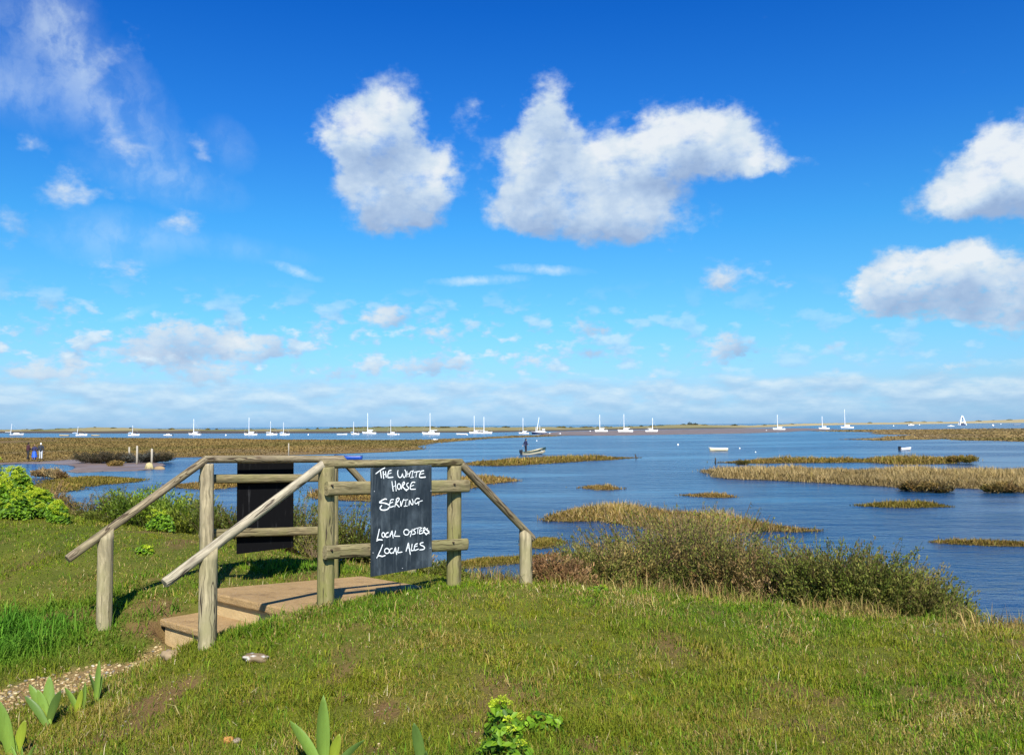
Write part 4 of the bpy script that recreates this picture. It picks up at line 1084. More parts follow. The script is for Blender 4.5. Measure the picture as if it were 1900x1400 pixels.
M['chalk'] = plain('white_chalk', (.78, .80, .79), .9, .12, 60, .1)

so_ = A0 + w * .128
uv = board_frame(so_)
tl, tr, bl_, br = uv(690, 866), uv(802, 864), uv(688, 1066), uv(800.5, 1054)
s0 = (tl[0] + bl_[0]) / 2; s1 = (tr[0] + br[0]) / 2; zt = (tl[1] + tr[1]) / 2; zb_ = (bl_[1] + br[1]) / 2
print('SIGN', s1 - s0, zt - zb_, tl, tr, bl_, br)
org = so_ + u * ((s0 + s1) / 2); ang = math.atan2(u.y, u.x)
sign = empty('chalkboard_sign', (org.x, org.y, zb_), ang, 'black chalkboard with white handwriting hung on the near railing', 'sign')
# local x along u, local y away from the viewer
mb = MB(); mb.box((0, .006, (zt - zb_) / 2), (s1 - s0, .012, zt - zb_)); mb.build('board', M['board'], sign, bevel=.0015)
mb = MB()
for (px, py) in ((694.5, 911), (799.5, 910), (692, 1025), (746.5, 1053.5), (798, 1016)):
    a, z_ = uv(px, py); mb = MB(); mb.tube([(a - (s0 + s1) / 2, -.003, z_ - zb_), (a - (s0 + s1) / 2, .004, z_ - zb_)], .0035, 8); mb.build('screw', M['greyhull'], sign)
def cr(P, k=6):
    if len(P) < 3: return P
    P = [np.array(p, float) for p in P]; Q = [P[0] * 2 - P[1]] + P + [P[-1] * 2 - P[-2]]; R_ = []
    for i in range(1, len(Q) - 2):
        for j in range(k):
            s = j / k; a, b, c_, d = Q[i - 1:i + 3]
            R_.append(.5 * ((2 * b) + (c_ - a) * s + (2 * a - 5 * b + 4 * c_ - d) * s * s + (3 * b - a - 3 * c_ + d) * s ** 3))
    return R_ + [P[-1]]
def oval(cx, cy, rx, ry, a0=-60): return [(cx + rx * math.cos(rad(a0 + k * 36)), cy + ry * math.sin(rad(a0 + k * 36))) for k in range(11)]
T1 = [  # first zoom: THE WHITE / HORSE / SERVING
 [(212,302),(330,212),(438,155)],[(325,212),(336,300),(350,398)],[(392,232),(396,320),(405,415)],[(446,236),(455,310),(465,388)],[(395,318),(460,300)],[(588,212),(530,232),(505,300),(503,372),(520,388),(630,376)],[(505,305),(585,276)],
 [(745,212),(733,270),(745,350),(782,386),(825,365),(848,290)],[(848,290),(862,360),(892,384),(922,340),(928,260),(900,198)],[(955,235),(950,380)],[(1040,242),(1020,300),(1002,378)],[(955,305),(1022,292)],[(1045,240),(1118,224)],[(1088,236),(1070,384)],[(1035,392),(1115,376)],[(1112,266),(1262,234)],[(1190,250),(1165,382)],[(1358,224),(1290,240),(1262,300),(1258,380),(1398,375)],[(1265,308),(1356,288)],
 [(598,472),(612,590),(630,715)],[(676,460),(688,580),(700,710)],[(612,612),(692,570)],oval(765,598,38,66),[(858,505),(838,580),(820,662)],[(838,545),(880,492),(896,530),(852,590),(900,655),(952,702)],[(992,510),(950,540),(958,590),(992,625),(975,664),(920,672)],[(1148,498),(1080,500),(1042,560),(1030,640),(1052,662),(1160,660)],[(1045,592),(1120,566)],
 [(480,902),(430,894),(340,940),(308,975),(420,990),(510,1020),(545,1062),(500,1130),(420,1155),(340,1142),(320,1095),(362,1040)],[(642,904),(580,912),(553,975),(545,1082),(650,1060)],[(555,992),(622,965)],[(718,885),(690,980),(665,1082)],[(690,912),(740,870),(772,890),(740,950),(692,992),(730,1040),(776,1086)],[(800,940),(806,1000),(816,1062),(845,970),(882,890)],[(882,922),(978,906)],[(932,915),(915,1062)],[(880,1066),(968,1054)],[(1000,1052),(1016,930),(1050,1000),(1086,1026),(1098,960),(1075,888)],[(1252,885),(1190,880),(1142,940),(1150,998),(1200,990),(1246,955)],[(1200,966),(1322,930)],[(1242,950),(1225,1042)]]
T2 = [  # second zoom: LOCAL OYSTERS. / LOCAL ALES
 [(302,260),(285,350),(243,535)],[(232,548),(290,515),(380,524)],oval(395,402,34,55),[(520,344),(465,368),(446,420),(470,456),(522,444)],[(602,300),(575,370),(545,452)],[(602,300),(615,390),(630,482)],[(560,392),(622,374)],[(686,298),(670,370),(656,426),(790,434)],
 oval(940,340,62,66),[(985,280),(1010,332),(1062,308)],[(1082,262),(1060,350),(1030,452)],[(1162,256),(1110,285),(1150,338),(1140,376),(1078,390)],[(1165,252),(1284,220)],[(1216,240),(1200,378)],[(1312,238),(1265,268),(1246,372),(1322,360)],[(1256,318),(1312,296)],[(1342,262),(1330,372)],[(1336,252),(1375,233),(1382,275),(1345,312),(1380,360),(1420,402)],[(1446,250),(1413,280),(1465,318),(1472,350),(1418,372)],[(1478,374),(1484,380)],
 [(382,624),(330,760),(248,932)],[(233,952),(290,894),(370,910),(446,884)],oval(480,780,56,60),[(612,718),(560,740),(545,800),(580,836),(632,815)],[(682,692),(655,770),(632,842)],[(682,692),(695,780),(712,872)],[(645,792),(702,772)],[(756,688),(745,760),(738,818),(846,804)],
 [(988,588),(960,690),(930,798)],[(990,588),(1010,730),(1034,874)],[(952,722),(1012,690)],[(1076,610),(1065,700),(1054,772),(1128,760)],[(1208,604),(1145,640),(1130,762),(1232,734)],[(1140,682),(1202,660)],[(1342,580),(1270,600),(1276,640),(1340,670),(1372,710),(1335,746),(1248,756)]]
mb = MB(); srng = random.Random(3)
for T, oy in ((T1, 855), (T2, 960)):
    for stt in T:
        P = cr(stt); Q = []
        for (a, b) in P:
            a_, z_ = uv(680 + a / 12.73, oy + b / 12.73); Q.append(Vector((a_ - (s0 + s1) / 2, -.0012, z_ - zb_)))
        hw = .0044 * srng.uniform(.85, 1.15); v = []; f = []
        for i, p in enumerate(Q):
            d = (Q[min(i + 1, len(Q) - 1)] - Q[max(i - 1, 0)]).normalized(); nrm = Vector((-d.z, 0, d.x))
            k = hw * srng.uniform(.85, 1.12)
            if i in (0, len(Q) - 1): k *= .7
            v += [p - nrm * k, p + nrm * k]
        for i in range(len(Q) - 1): f.append((2 * i, 2 * i + 1, 2 * i + 3, 2 * i + 2))
        mb.add(v, f)
mb.build('lettering', M['chalk'], sign)

bo = Fa0 - w * .128
uvb = board_frame(bo)
tl, tr, bl_, br = uvb(442, 856), uvb(546, 854), uvb(439, 1023), uvb(543.5, 1019)
b0 = (tl[0] + bl_[0]) / 2; b1 = (tr[0] + br[0]) / 2; bt_ = (tl[1] + tr[1]) / 2; bb_ = (bl_[1] + br[1]) / 2
print('BACK', b1 - b0, bt_ - bb_)
o = bo + u * ((b0 + b1) / 2)
bs = empty('black_board', (o.x, o.y, bb_), ang, 'plain black board seen from behind, fixed to the far railing', 'sign')
mb = MB(); mb.box((0, .006, (bt_ - bb_) / 2), (b1 - b0, .012, bt_ - bb_)); mb.build('board', M['backboard'], bs, bevel=.0015)

# ------------------------------------------------------------------ irises and small flowering plants in the near grass
def iris(label, px, py, leaves, seed, Y=None, width=.045):
    """leaves: (tip px, tip py, width factor) seen from here; each is a sword blade rising from the base"""
    p = pix_ground(px, py) if Y is None else at(px, py, Y)
    zb = gz(p.x, p.y); p = Vector((p.x, p.y, zb)); rng = np.random.default_rng(seed)
    Vs, Qs, Cs = [], [], []; off = 0
    for (tx, ty, wf, g) in leaves:
        Yt = p.y + rng.uniform(-.05, .05); tip = at(tx, ty, Yt) - p
        L = tip.length; wd = width * wf * 1.35; n = 12
        sidev = Vector((rng.uniform(.8, 1), rng.uniform(-.6, .2), 0)).normalized()
        out_ = tip.copy(); out_.z = 0
        b = Vector((rng.normal(0, .012), rng.normal(0, .012), -.03))
        c0 = np.array([.20, .32, .055]) if g == 0 else (np.array([.11, .19, .04]) if g == 1 else np.array([.29, .36, .035]))
        c0 = c0 * rng.uniform(.85, 1.15)
        rows_ = []
        for i in range(n):
            s = i / (n - 1); q = b.lerp(tip, s) + Vector((0, 0, 1)) * (L * .10 * math.sin(math.pi * s) * (1 if out_.length > .05 else 0))
            prof = (.55 + .45 * min(1, s * 2.2)) * (1 - max(0, (s - .55) / .45) ** 2.0) ** .8 if s < 1 else 0.0
            hw = wd / 2 * prof; back = Vector((0, .25 * hw, 0))
            rows_.append([q - sidev * hw, q + back, q + sidev * hw])
        V = np.array([[list(k) for k in r] for r in rows_]).reshape(-1, 3)
        for i in range(n - 1):
            for j in range(2): Qs.append((off + i * 3 + j, off + i * 3 + j + 1, off + (i + 1) * 3 + j + 1, off + (i + 1) * 3 + j))
        s = np.repeat(np.linspace(0, 1, n), 3)[:, None]
        Cs.append(np.clip(c0 * (1.15 - .25 * s) + np.array([.06, .06, -.01]) * (1 - s) ** 3, .01, 1)); Vs.append(V); off += len(V)
    me = mesh_np('iris', np.concatenate(Vs), np.array(Qs), None, np.concatenate(Cs), True)
    o = link('iris', me, M['iris'], None, p); sm_ = o.modifiers.new('thickness', 'SOLIDIFY'); sm_.thickness = .002
    return tag(o, label, 'plant', 'iris plants in the near grass')
iris('broad single iris with one tall upright pale leaf at the lower middle', 604, 1420, [(600,1288,1.25,0),(538,1336,1.05,0),(630,1360,.9,2),(676,1372,.7,1)], 1, 4.15)
iris('dark iris with one curved leaf, right of the tall upright pale leaf', 798, 1425, [(768,1340,.8,1),(790,1392,.6,1)], 2, 4.1)
iris('iris with broad pale leaves cut off by the left edge of the picture', 28, 1392, [(-12,1290,1.35,0),(-34,1330,1.2,0),(46,1335,.9,2),(12,1342,1.0,0)], 3, 5.0)
iris('full iris clump of overlapping leaves at the edge of the gravel path', 88, 1346, [(92,1252,1.15,0),(54,1268,1.0,0),(46,1290,.9,1),(112,1280,.9,1),(76,1312,.9,2),(70,1278,.9,0)], 4, 5.45)
iris('small pale iris with spread leaves between two darker ones', 146, 1318, [(120,1274,.75,0),(158,1264,.8,0),(152,1278,.6,2)], 5, 5.6)
iris('slender dark iris standing furthest along the gravel path', 176, 1296, [(184,1224,.75,0),(190,1250,.6,1),(165,1248,.6,1)], 6, 5.75)
iris('tiny narrow leaved iris at the bottom left corner', 44, 1420, [(20,1382,.35,0),(66,1380,.35,0),(40,1384,.3,0)], 7, 4.75, .04)

def low_plant(label, px, py, hpx, wpx, heads, seed, nl):
    p = pix_ground(px, py); r = wpx * p.y / F / 2
    umbel_bush('alexanders', label, (p.x, p.y, gz(p.x, p.y)), r, r * .7, hpx * p.y / F, nl, heads, seed, .034, AG)
low_plant('bright green plant with yellow flower heads low in the near lawn', 935, 1372, 66, 72, 7, 600, 110)
low_plant('leafy bright green plant without flowers right of the yellow headed one', 1005, 1362, 40, 80, 0, 601, 90)
low_plant('bright green plant with one flower head cut by the bottom of the picture', 935, 1412, 62, 100, 3, 602, 120)
low_plant('small bright green plant at the lawn crest before the bushes', 1112, 1098, 14, 44, 1, 603, 36)

# ------------------------------------------------------------------ boats
def hull_mesh(L, B, fb, fs, dr, transom=.7, open_=False, ns=14, rake=.06):
    V = []; ksec = 6; Fq = []
    for i in range(ns):
        s = i / (ns - 1)
        half = B / 2 * (transom + (1 - transom) * math.sin(min(s / .5, 1) * math.pi / 2)) if s < .5 else B / 2 * max(math.cos((s - .5) / .5 * math.pi / 2), .0) ** .75
        half = max(half, .012 * B); sh = fs + (fb - fs) * s ** 1.8 - .12 * (fb) * math.sin(math.pi * s) * .5; kl = -dr * (1 - s ** 5)
        for sd in (-1, 1):
            for k in range(ksec):
                g = k / (ksec - 1); y_ = half * (1 - (1 - g) ** 2.4); z_ = kl + (sh - kl) * g ** 1.25
                V.append((-L / 2 + L * s + rake * L * s * g, sd * y_, z_))
    for i in range(ns - 1):
        for sd in (0, 1):
            for k in range(ksec - 1):
                a = (i * 2 + sd) * ksec + k; b = ((i + 1) * 2 + sd) * ksec + k
                Fq.append((a, a + 1, b + 1, b) if sd else (a, b, b + 1, a + 1))
    tr = [(0 * 2) * ksec + k for k in range(ksec)] + [ksec + k for k in range(ksec - 1, -1, -1)]
    Fq.append(tuple(tr))
    if not open_:
        for i in range(ns - 1):
            a = i * 2 * ksec + ksec - 1; b = a + ksec; c_ = (i + 1) * 2 * ksec + ksec - 1; d = c_ + ksec
            Fq.append((a, b, d, c_))
    me = bpy.data.meshes.new('hull'); me.from_pydata(V, [], Fq); me.update()
    bm = bmesh.new(); bm.from_mesh(me)
    bmesh.ops.remove_doubles(bm, verts=bm.verts, dist=1e-4)
    bmesh.ops.recalc_face_normals(bm, faces=bm.faces)
    bm.to_mesh(me); bm.free(); me.polygons.foreach_set('use_smooth', [not (len(p.vertices) > 4) for p in me.polygons])
    return me

def gunwale(mb, L, B, fb, fs, transom, r, rake=.06, ns=14):
    for sd in (-1, 1):
        P = []
        for i in range(ns):
            s = i / (ns - 1)
            half = B / 2 * (transom + (1 - transom) * math.sin(min(s / .5, 1) * math.pi / 2)) if s < .5 else B / 2 * max(math.cos((s - .5) / .5 * math.pi / 2), .0) ** .75
            sh = fs + (fb - fs) * s ** 1.8 - .12 * fb * math.sin(math.pi * s) * .5
            P.append((-L / 2 + L * s + rake * L * s, sd * max(half, .012 * B), sh))
        mb.tube(P, r, 6)

def yacht(label, px, wy, x0, x1, mastx, topy, seed, hull='white', bow=-1, boom=0, cabin=1.0, tilt=0.0, spars=True, mast_r=.13, fat=1.0, aground=.0, group='yachts moored in the far channel'):
    rng = random.Random(seed); p = onz(px, wy); d = p.y
    cx = (x0 + x1) / 2; p = Vector((at(cx, wy, d).x, d, aground)); L = (x1 - x0) * d / F / 1.06; B = L * .32
    yaw = (0 if bow > 0 else math.pi) + rng.uniform(-.25, .25)
    o = empty('yacht', p, yaw, label, 'yacht', group)
    fbw = L * .125 * fat; fst = L * .095 * fat
    link('hull', hull_mesh(L, B, fbw, fst, L * .05, .72), M[hull], o)
    mb = MB()
    cl, cw, chh = L * .36, B * .58, L * .065 * cabin * fat
    z0 = fst * .93
    v = [(-cl * .5, -cw / 2, z0), (-cl * .5, cw / 2, z0), (cl * .62, -cw * .32, z0 + .02), (cl * .62, cw * .32, z0 + .02), (-cl * .46, -cw * .42, z0 + chh * 1.1), (-cl * .46, cw * .42, z0 + chh * 1.1), (cl * .36, -cw * .28, z0 + chh), (cl * .36, cw * .28, z0 + chh)]
    mb.add(v, [(0, 1, 5, 4), (2, 6, 7, 3), (0, 4, 6, 2), (1, 3, 7, 5), (4, 5, 7, 6), (0, 2, 3, 1)])
    cb = mb.build('cabin', M['white'], o)
    for sd in (-1, 1):
        mb = MB(); mb.box((-.02 * L, sd * (cw * .40), z0 + chh * .55), (cl * .5, cw * .08, chh * .35)); mb.build('window', M['glass'], cb)
    mx = (at(mastx, wy, d).x - p.x) * (1 if bow > 0 else -1)
    zt_ = at(mastx, topy, d).z - aground; tx = math.tan(tilt) * zt_ * (1 if bow > 0 else -1)
    mb = MB(); mb.tube([(mx, 0, fst * .8), (mx + tx * .5, 0, zt_ * .5), (mx + tx, 0, zt_)], [mast_r, mast_r, mast_r * .8], 8); mb.build('mast', M['alu'], o)
    if spars:
        mb = MB(); bz = z0 + chh + L * .06; bl = L * .42
        mb.tube([(mx, 0, bz), (mx - bl, 0, bz + .05)], .09, 8); bo_ = mb.build('boom', M['alu'], o)
        if boom:
            mb = MB(); mb.tube([(mx - .2, 0, bz + .16), (mx - bl * .5, 0, bz + .22), (mx - bl + .1, 0, bz + .16)], [.14, .18, .08], 8); mb.build('furled_sail', M['paleblue' if boom == 2 else 'white'], bo_)
    mb = MB(); rz_ = fbw * .98
    for q in ((L * .55, 0, rz_), (-L * .5, 0, fst), (mx - .1, B * .46, fst), (mx - .1, -B * .46, fst)):
        mb.tube([(mx + tx, 0, zt_ * .98), q], .018, 4, False)
    mb.build('rigging', M['greyhull'], o)
    return o

YD = [
 ('grey hulled yacht with a leaning mast at the far left of the channel',30,808.5,17,45,18,786,.10,'greyhull',1,0),
 ('small pale yacht with a leaning mast between two low tan boats',150,808.5,141,161,143,791,.12,'white',1,2),
 ('small white yacht moored above the three bleached stakes',247,808.5,238,258,246,789,0,'white',1,2),
 ('white yacht right of the small white motor boat, above the sloping handrail',360,807.5,349,374,359,777,0,'white',-1,0),
 ('white yacht above the left end of the black board, with a tall mast',465,807.5,454,478,462,774,0,'white',-1,0),
 ('small white yacht right of the tall masted one above the black board',503,807.5,494,514,502,781,0,'white',1,0),
 ('small white yacht with a dark boom, third above the black board',527,807.5,519,537,526,783,0,'white',1,2),
 ('little white yacht with a thin mast just right of a low white boat',658,806.5,651,667,656,782,0,'white',1,2),
 ('large white yacht with a very tall mast and a long pale boom',685,805.5,672,699,682,766,0,'white',-1,1),
 ('white yacht with a thin mast between the two tallest masted yachts near the chalkboard',727,807,719,738,725,778,0,'white',-1,0),
 ('largest white yacht, its very tall mast above the right part of the chalkboard',800,807,784,817,798,766,0,'white',-1,0),
 ('long white yacht with a tall mast right of a mastless white boat',881,804.5,871,893,880,771,0,'white',-1,0),
 ('white yacht with a thin pale mast, overlapped by the long one to its left',902,804.5,891,913,898,773,0,'white',1,0),
 ('white yacht with a raised cabin just left of the dark fishing boat',972,805,963,982,970.5,775,0,'white',-1,0),
 ('white yacht on the mud, leftmost of the three on the grey flat',1116,801.5,1104,1128,1113,769,0,'white',-1,0),
 ('white yacht on the mud, middle one of the three on the grey flat',1161,802,1147,1175,1158,768,0,'white',-1,0),
 ('white yacht with a tan waterline on the mud, rightmost of three on the flat',1208,801.5,1197,1220,1211,775,0,'white',1,0),
 ('white yacht with a thin mast where the grey flat narrows to the right',1446,797.5,1435,1457,1443,769,0,'white',-1,0),
 ('small white yacht with a faint mast left of the tall one on the right',1529,796,1520,1539,1526,772,0,'white',-1,0),
 ('white yacht with the tallest mast on the right side of the channel',1572,794.5,1561,1584,1568,759,0,'white',-1,0),
]
for i, (lb, px, wy, x0, x1, mx, ty, tilt, hc, bow, boom) in enumerate(YD):
    d = onz(px, wy).y
    bright = ty < 778
    yacht(lb, px, wy, x0, x1, mx, ty, 700 + i, hc, bow, boom, tilt=tilt, mast_r=(.00032 if bright else .00022) * d, fat=1.45, aground=.12 if 1100 < px < 1230 else 0)

def motorboat(label, px, wy, x0, x1, seed, hull='white', bow=-1, cab=True, name='motor_boat', cat='motor boat', high=.16, group=None, yaw=None, dist=None):
    rng = random.Random(seed); p = onz(px, wy) if dist is None else at(px, wy, dist); d = p.y
    L = (x1 - x0) * d / F / 1.05; B = L * .38
    o = empty(name, (at((x0 + x1) / 2, wy, d).x, d, p.z if dist else 0), ((0 if bow > 0 else math.pi) + rng.uniform(-.2, .2)) if yaw is None else yaw, label, cat, group)
    link('hull', hull_mesh(L, B, L * high, L * high * .75, L * .05, .85, open_=not cab), M[hull], o)
    if cab:
        mb = MB(); z0 = L * high * .72; h = L * .13
        v = [(-L * .16, -B * .3, z0), (-L * .16, B * .3, z0), (L * .24, -B * .24, z0), (L * .24, B * .24, z0), (-L * .14, -B * .27, z0 + h), (-L * .14, B * .27, z0 + h), (L * .1, -B * .2, z0 + h), (L * .1, B * .2, z0 + h)]
        mb.add(v, [(0, 1, 5, 4), (2, 6, 7, 3), (0, 4, 6, 2), (1, 3, 7, 5), (4, 5, 7, 6), (0, 2, 3, 1)]); c_ = mb.build('cabin', M['white'], o)
        for sd in (-1, 1):
            mb = MB(); mb.box((-L * .01, sd * B * .265, z0 + h * .58), (L * .2, B * .05, h * .4)); mb.build('window', M['glass'], c_)
        mb = MB(); mb.box((-L * .54, 0, L * high * .75), (L * .07, L * .06, L * .16)); mb.build('outboard_motor', M['black'], o)
    else:
        mb = MB(); gunwale(mb, L, B, L * high, L * high * .75, .85, L * .012); mb.build('gunwale', M[hull], o)
        for q in (-.25, .1):
            mb = MB(); mb.box((q * L, 0, L * high * .5), (L * .07, B * .86, L * .02)); mb.build('thwart', M['stake'], o)
    return o
motorboat('small white motor boat moored left of the first tall white yacht', 312, 808.5, 303, 321, 1)
motorboat('low tan open boat at the left, left of the small leaning masted yacht', 119, 808.5, 111, 128, 2, 'tan', cab=False, name='open_boat', cat='boat')
motorboat('low tan open boat right of the small leaning masted yacht', 176, 808.5, 169, 185, 3, 'tan', cab=False, name='open_boat', cat='boat')
motorboat('white mastless boat left of the little thin masted yacht', 634, 807, 625, 644, 4, 'white', 1, cab=False, name='open_boat', cat='boat')
motorboat('tiny white cabin boat close to the brown marsh below the largest yacht', 806, 816, 800, 812.5, 5, 'white', 1, high=.14)
motorboat('white mastless boat right of the largest yacht', 856, 806.5, 847, 867, 6, 'white', -1, cab=False, name='open_boat', cat='boat')
motorboat('low pale blue open boat right of the overlapping white yachts', 933, 805.5, 926, 941, 7, 'paleblue', 1, cab=False, name='open_boat', cat='boat', high=.1)
motorboat('small white boat seen end on, right of the dark fishing boat', 1039.5, 805.5, 1034, 1044, 8, 'white', 1, yaw=-1.3)
motorboat('white boat with a square cabin in the right hand channel', 1690, 789.5, 1684, 1696, 9, 'white', 1, high=.2)
motorboat('low grey open boat by the far right shore', 1887, 788, 1880, 1894, 10, 'greyhull', 1, cab=False, name='open_boat', cat='boat', high=.1)
motorboat('white boat with a little orange flag pole left of the white tripod barge', 1764.5, 791, 1758.5, 1770.5, 11, 'white', -1, high=.14)

# dark fishing boat with a leaning mast and a white wheelhouse
p = onz(1001, 804.8); d = p.y; k = d / F
fbt = empty('fishing_boat', (p.x, d, 0), math.pi, 'dark navy fishing boat with white wheelhouse and slanting masts', 'fishing boat')
L = 27 * k; B = L * .33
link('hull', hull_mesh(L, B, L * .17, L * .11, L * .06, .75), M['navy'], fbt)
mb = MB(); gunwale(mb, L, B, L * .17, L * .11, .75, L * .012); mb.build('gunwale', M['white'], fbt)
mb = MB(); mb.box((-L * .28, 0, L * .11 + 3.2 * k), (5.5 * k, B * .55, 6.4 * k)); wh = mb.build('wheelhouse', M['white'], fbt)
mb = MB(); mb.box((-L * .28, 0, L * .11 + 4.6 * k), (5.7 * k, B * .57, 1.4 * k)); mb.build('window', M['glass'], wh)
mb = MB(); mb.box((-L * .02, 0, L * .11 + 1.5 * k), (8 * k, B * .5, 3 * k)); mb.build('deckhouse', M['white'], fbt)
mb = MB(); mb.tube([(L * .2, 0, L * .1), (L * .02, 0, 31 * k)], [.0004 * d, .0003 * d], 8); mb.build('mast', M['alu'], fbt)
mb = MB(); mb.tube([(L * .29, 0, L * .1), (L * .22, 0, 14 * k)], .0002 * d, 8); mb.build('mast', M['alu'], fbt)
mb = MB(); mb.tube([(-L * .03, 0, L * .1), (-L * .03, 0, 16 * k)], .0002 * d, 8); mb.build('aerial', M['alu'], fbt)
mb = MB(); mb.box((L * .3, -B * .34, L * .10), (5 * k, .2, 2.4 * k)); mb.build('panel', M['white'], fbt)

# white tripod barge on the right
p = onz(1785.5, 788.5); d = p.y; k = d / F
br_ = empty('tripod_barge', (p.x, d, 0), 0, 'white A shaped frame standing on a dark barge at the far right', 'barge')
mb = MB(); mb.box((0, 0, 1.0 * k), (9 * k, 7 * k, 3 * k)); mb.build('hull', M['navy'], br_, bevel=.3 * k)
for sx in (-1, 1):
    for sy in (-1, 1):
        mb = MB(); mb.tube([(sx * 6 * k, sy * 3 * k, 0), (sx * 4 * k, sy * 2.2 * k, 6 * k), (sx * 1.6 * k, sy * .8 * k, 15.5 * k)], .85 * k, 8); mb.build('leg', M['white'], br_)
mb = MB(); mb.box((0, 0, 16 * k), (4.4 * k, 3 * k, 1.4 * k)); mb.box((0, 0, 5.6 * k), (9.4 * k, 5 * k, 1.2 * k)); mb.build('platform', M['white'], br_)
mb = MB(); mb.tube([(0, 0, 16 * k), (0, 0, 19 * k)], .3 * k, 6); mb.build('pole', M['alu'], br_)

# moored dinghies and the blue rowing boat
def dinghy(label, px, wy, x0, x1, hull, bow, seed, yaw=0, high=.15, trim=None, B_=.4, inner='stake', transom=.8, name='dinghy'):
    p = onz(px, wy); d = p.y; L = (x1 - x0) * d / F / 1.05 / max(.5, math.cos(yaw)); B = L * B_
    o = empty(name, (at((x0 + x1) / 2, wy, d).x, d, 0), (0 if bow > 0 else math.pi) + yaw, label, 'boat')
    me = hull_mesh(L, B, L * high, L * high * .8, L * .05, transom, True, 18)
    h = link('hull', me, M[hull], o); s_ = h.modifiers.new('thickness', 'SOLIDIFY'); s_.thickness = L * .012
    mb = MB(); gunwale(mb, L, B, L * high, L * high * .8, transom, L * .011, ns=18); mb.build('gunwale', M[trim or hull], o)
    mb = MB(); mb.box((0, 0, .02 * L), (L * .8, B * .6, .01 * L)); mb.build('floor_board', M[inner], o)
    for q in (-.32, -.02, .27):
        mb = MB(); mb.box((q * L, 0, L * high * .55), (L * .06, B * (.86 if q < .2 else .7), L * .018)); mb.build('thwart', M[inner], o)
    return o
dinghy('cream open dinghy floating alone in the middle of the water', 1333, 836.5, 1316, 1350.5, 'cream', -1, 1, .12, .21, 'white')
dz_ = dinghy('white dinghy with a dark stern floating right of the cream one', 1680, 835.5, 1668, 1692, 'white', 1, 2, .35, .24, 'white', .5)
d = onz(1680, 835.5).y; mb = MB(); mb.box((-.5 * 24 * d / F - .1, 0, .3), (.26, .24, .5)); mb.build('outboard_motor', M['black'], dz_)
bb = dinghy('bright blue rowing boat beyond the tops of the handrails', 646, 853, 622, 673, 'blue', -1, 3, .05, .20, 'navy', .36)
# open motor boat with the standing man
p = onz(989, 842.5); d = p.y; mbX = at(990, 842.5, d).x
mo = empty('open_motor_boat', (mbX, d, .02), .42, 'cream and dark green open motor boat with its bow lifted to the right', 'motor boat')
mo.rotation_euler = (0, rad(-6), .42)
L = 46 * d / F / 1.06 / .93; B = L * .36
h = link('hull', hull_mesh(L, B, L * .20, L * .135, L * .07, .85, True, 18), M['cream'], mo); s_ = h.modifiers.new('thickness', 'SOLIDIFY'); s_.thickness = .05
mb = MB(); gunwale(mb, L, B * 1.0, L * .20, L * .135, .85, .06, ns=18); mb.build('gunwale', M['darkgreen'], mo)
mb = MB(); gunwale(mb, L * .99, B * .98, L * .155, L * .09, .85, .045, ns=18); mb.build('rubbing_strake', M['darkgreen'], mo)
mb = MB(); mb.box((0, 0, .05), (L * .8, B * .6, .04)); mb.build('floor_board', M['stake'], mo)
for q in (-.2, .08, .3):
    mb = MB(); mb.box((q * L, 0, L * .1), (L * .07, B * .8, .05)); mb.build('thwart', M['white'], mo)
mb = MB(); mb.box((-L * .53, 0, L * .17), (.34, .36, .42)); mb.box((-L * .55, 0, -.05), (.14, .12, .75)); mb.build('outboard_motor', M['black'], mo, bevel=.03)
MAN = Vector((at(975.5, 842, d).x, d - .1, .16))

# buoys
BUOYS = [(996,818,.9,'white','small white mooring buoy above the open motor boat'),(1258,825.5,1.4,'white','white mooring buoy in open water left of the cream dinghy'),(1372.6,832,1.1,'red','orange topped buoy just right of the cream dinghy'),(1402,839,1.0,'white','white buoy right of and nearer than the orange topped one'),
 (419,808,1.3,'white','white buoy in the channel between the two left tall masted yachts'),(572,807,1.2,'white','white buoy in the gap between the dark boomed yacht and a low white boat'),(740,806.5,1.2,'white','white buoy beside the thin masted yacht'),(867,807,1.0,'white','tiny buoy right of the white mastless boat'),
 (1020,804.5,1.1,'white','white buoy right of the dark fishing boat'),(1095,800.5,1.0,'white','tiny white buoy left of the first yacht on the mud'),(1658,790.5,1.0,'white','white buoy right of the yacht with the tallest right mast'),(1706,788.5,.9,'white','tiny white buoy right of the square cabin boat'),(1842.5,790,1.6,'white','white buoy in the channel near the right edge'),(1857,787,.8,'white','tiny far buoy near the right edge'),(1422,799,.9,'white','tiny white buoy left of the yacht where the flat narrows')]
for (px, py, r, c_, lb) in BUOYS:
    p = onz(px, py); k = p.y / F; mb = MB()
    mb.ball((0, 0, r * k * .6), r * k * 1.15, 10, 7); bu = mb.build('mooring_buoy', M['white'], None, True); bu.location = (p.x, p.y, 0)
    tag(bu, lb, 'buoy')
    mb = MB(); mb.tube([(0, 0, r * k * 1.6), (0, 0, r * k * 2.2)], r * k * .3, 6); mb.build('ring', M[c_], bu)

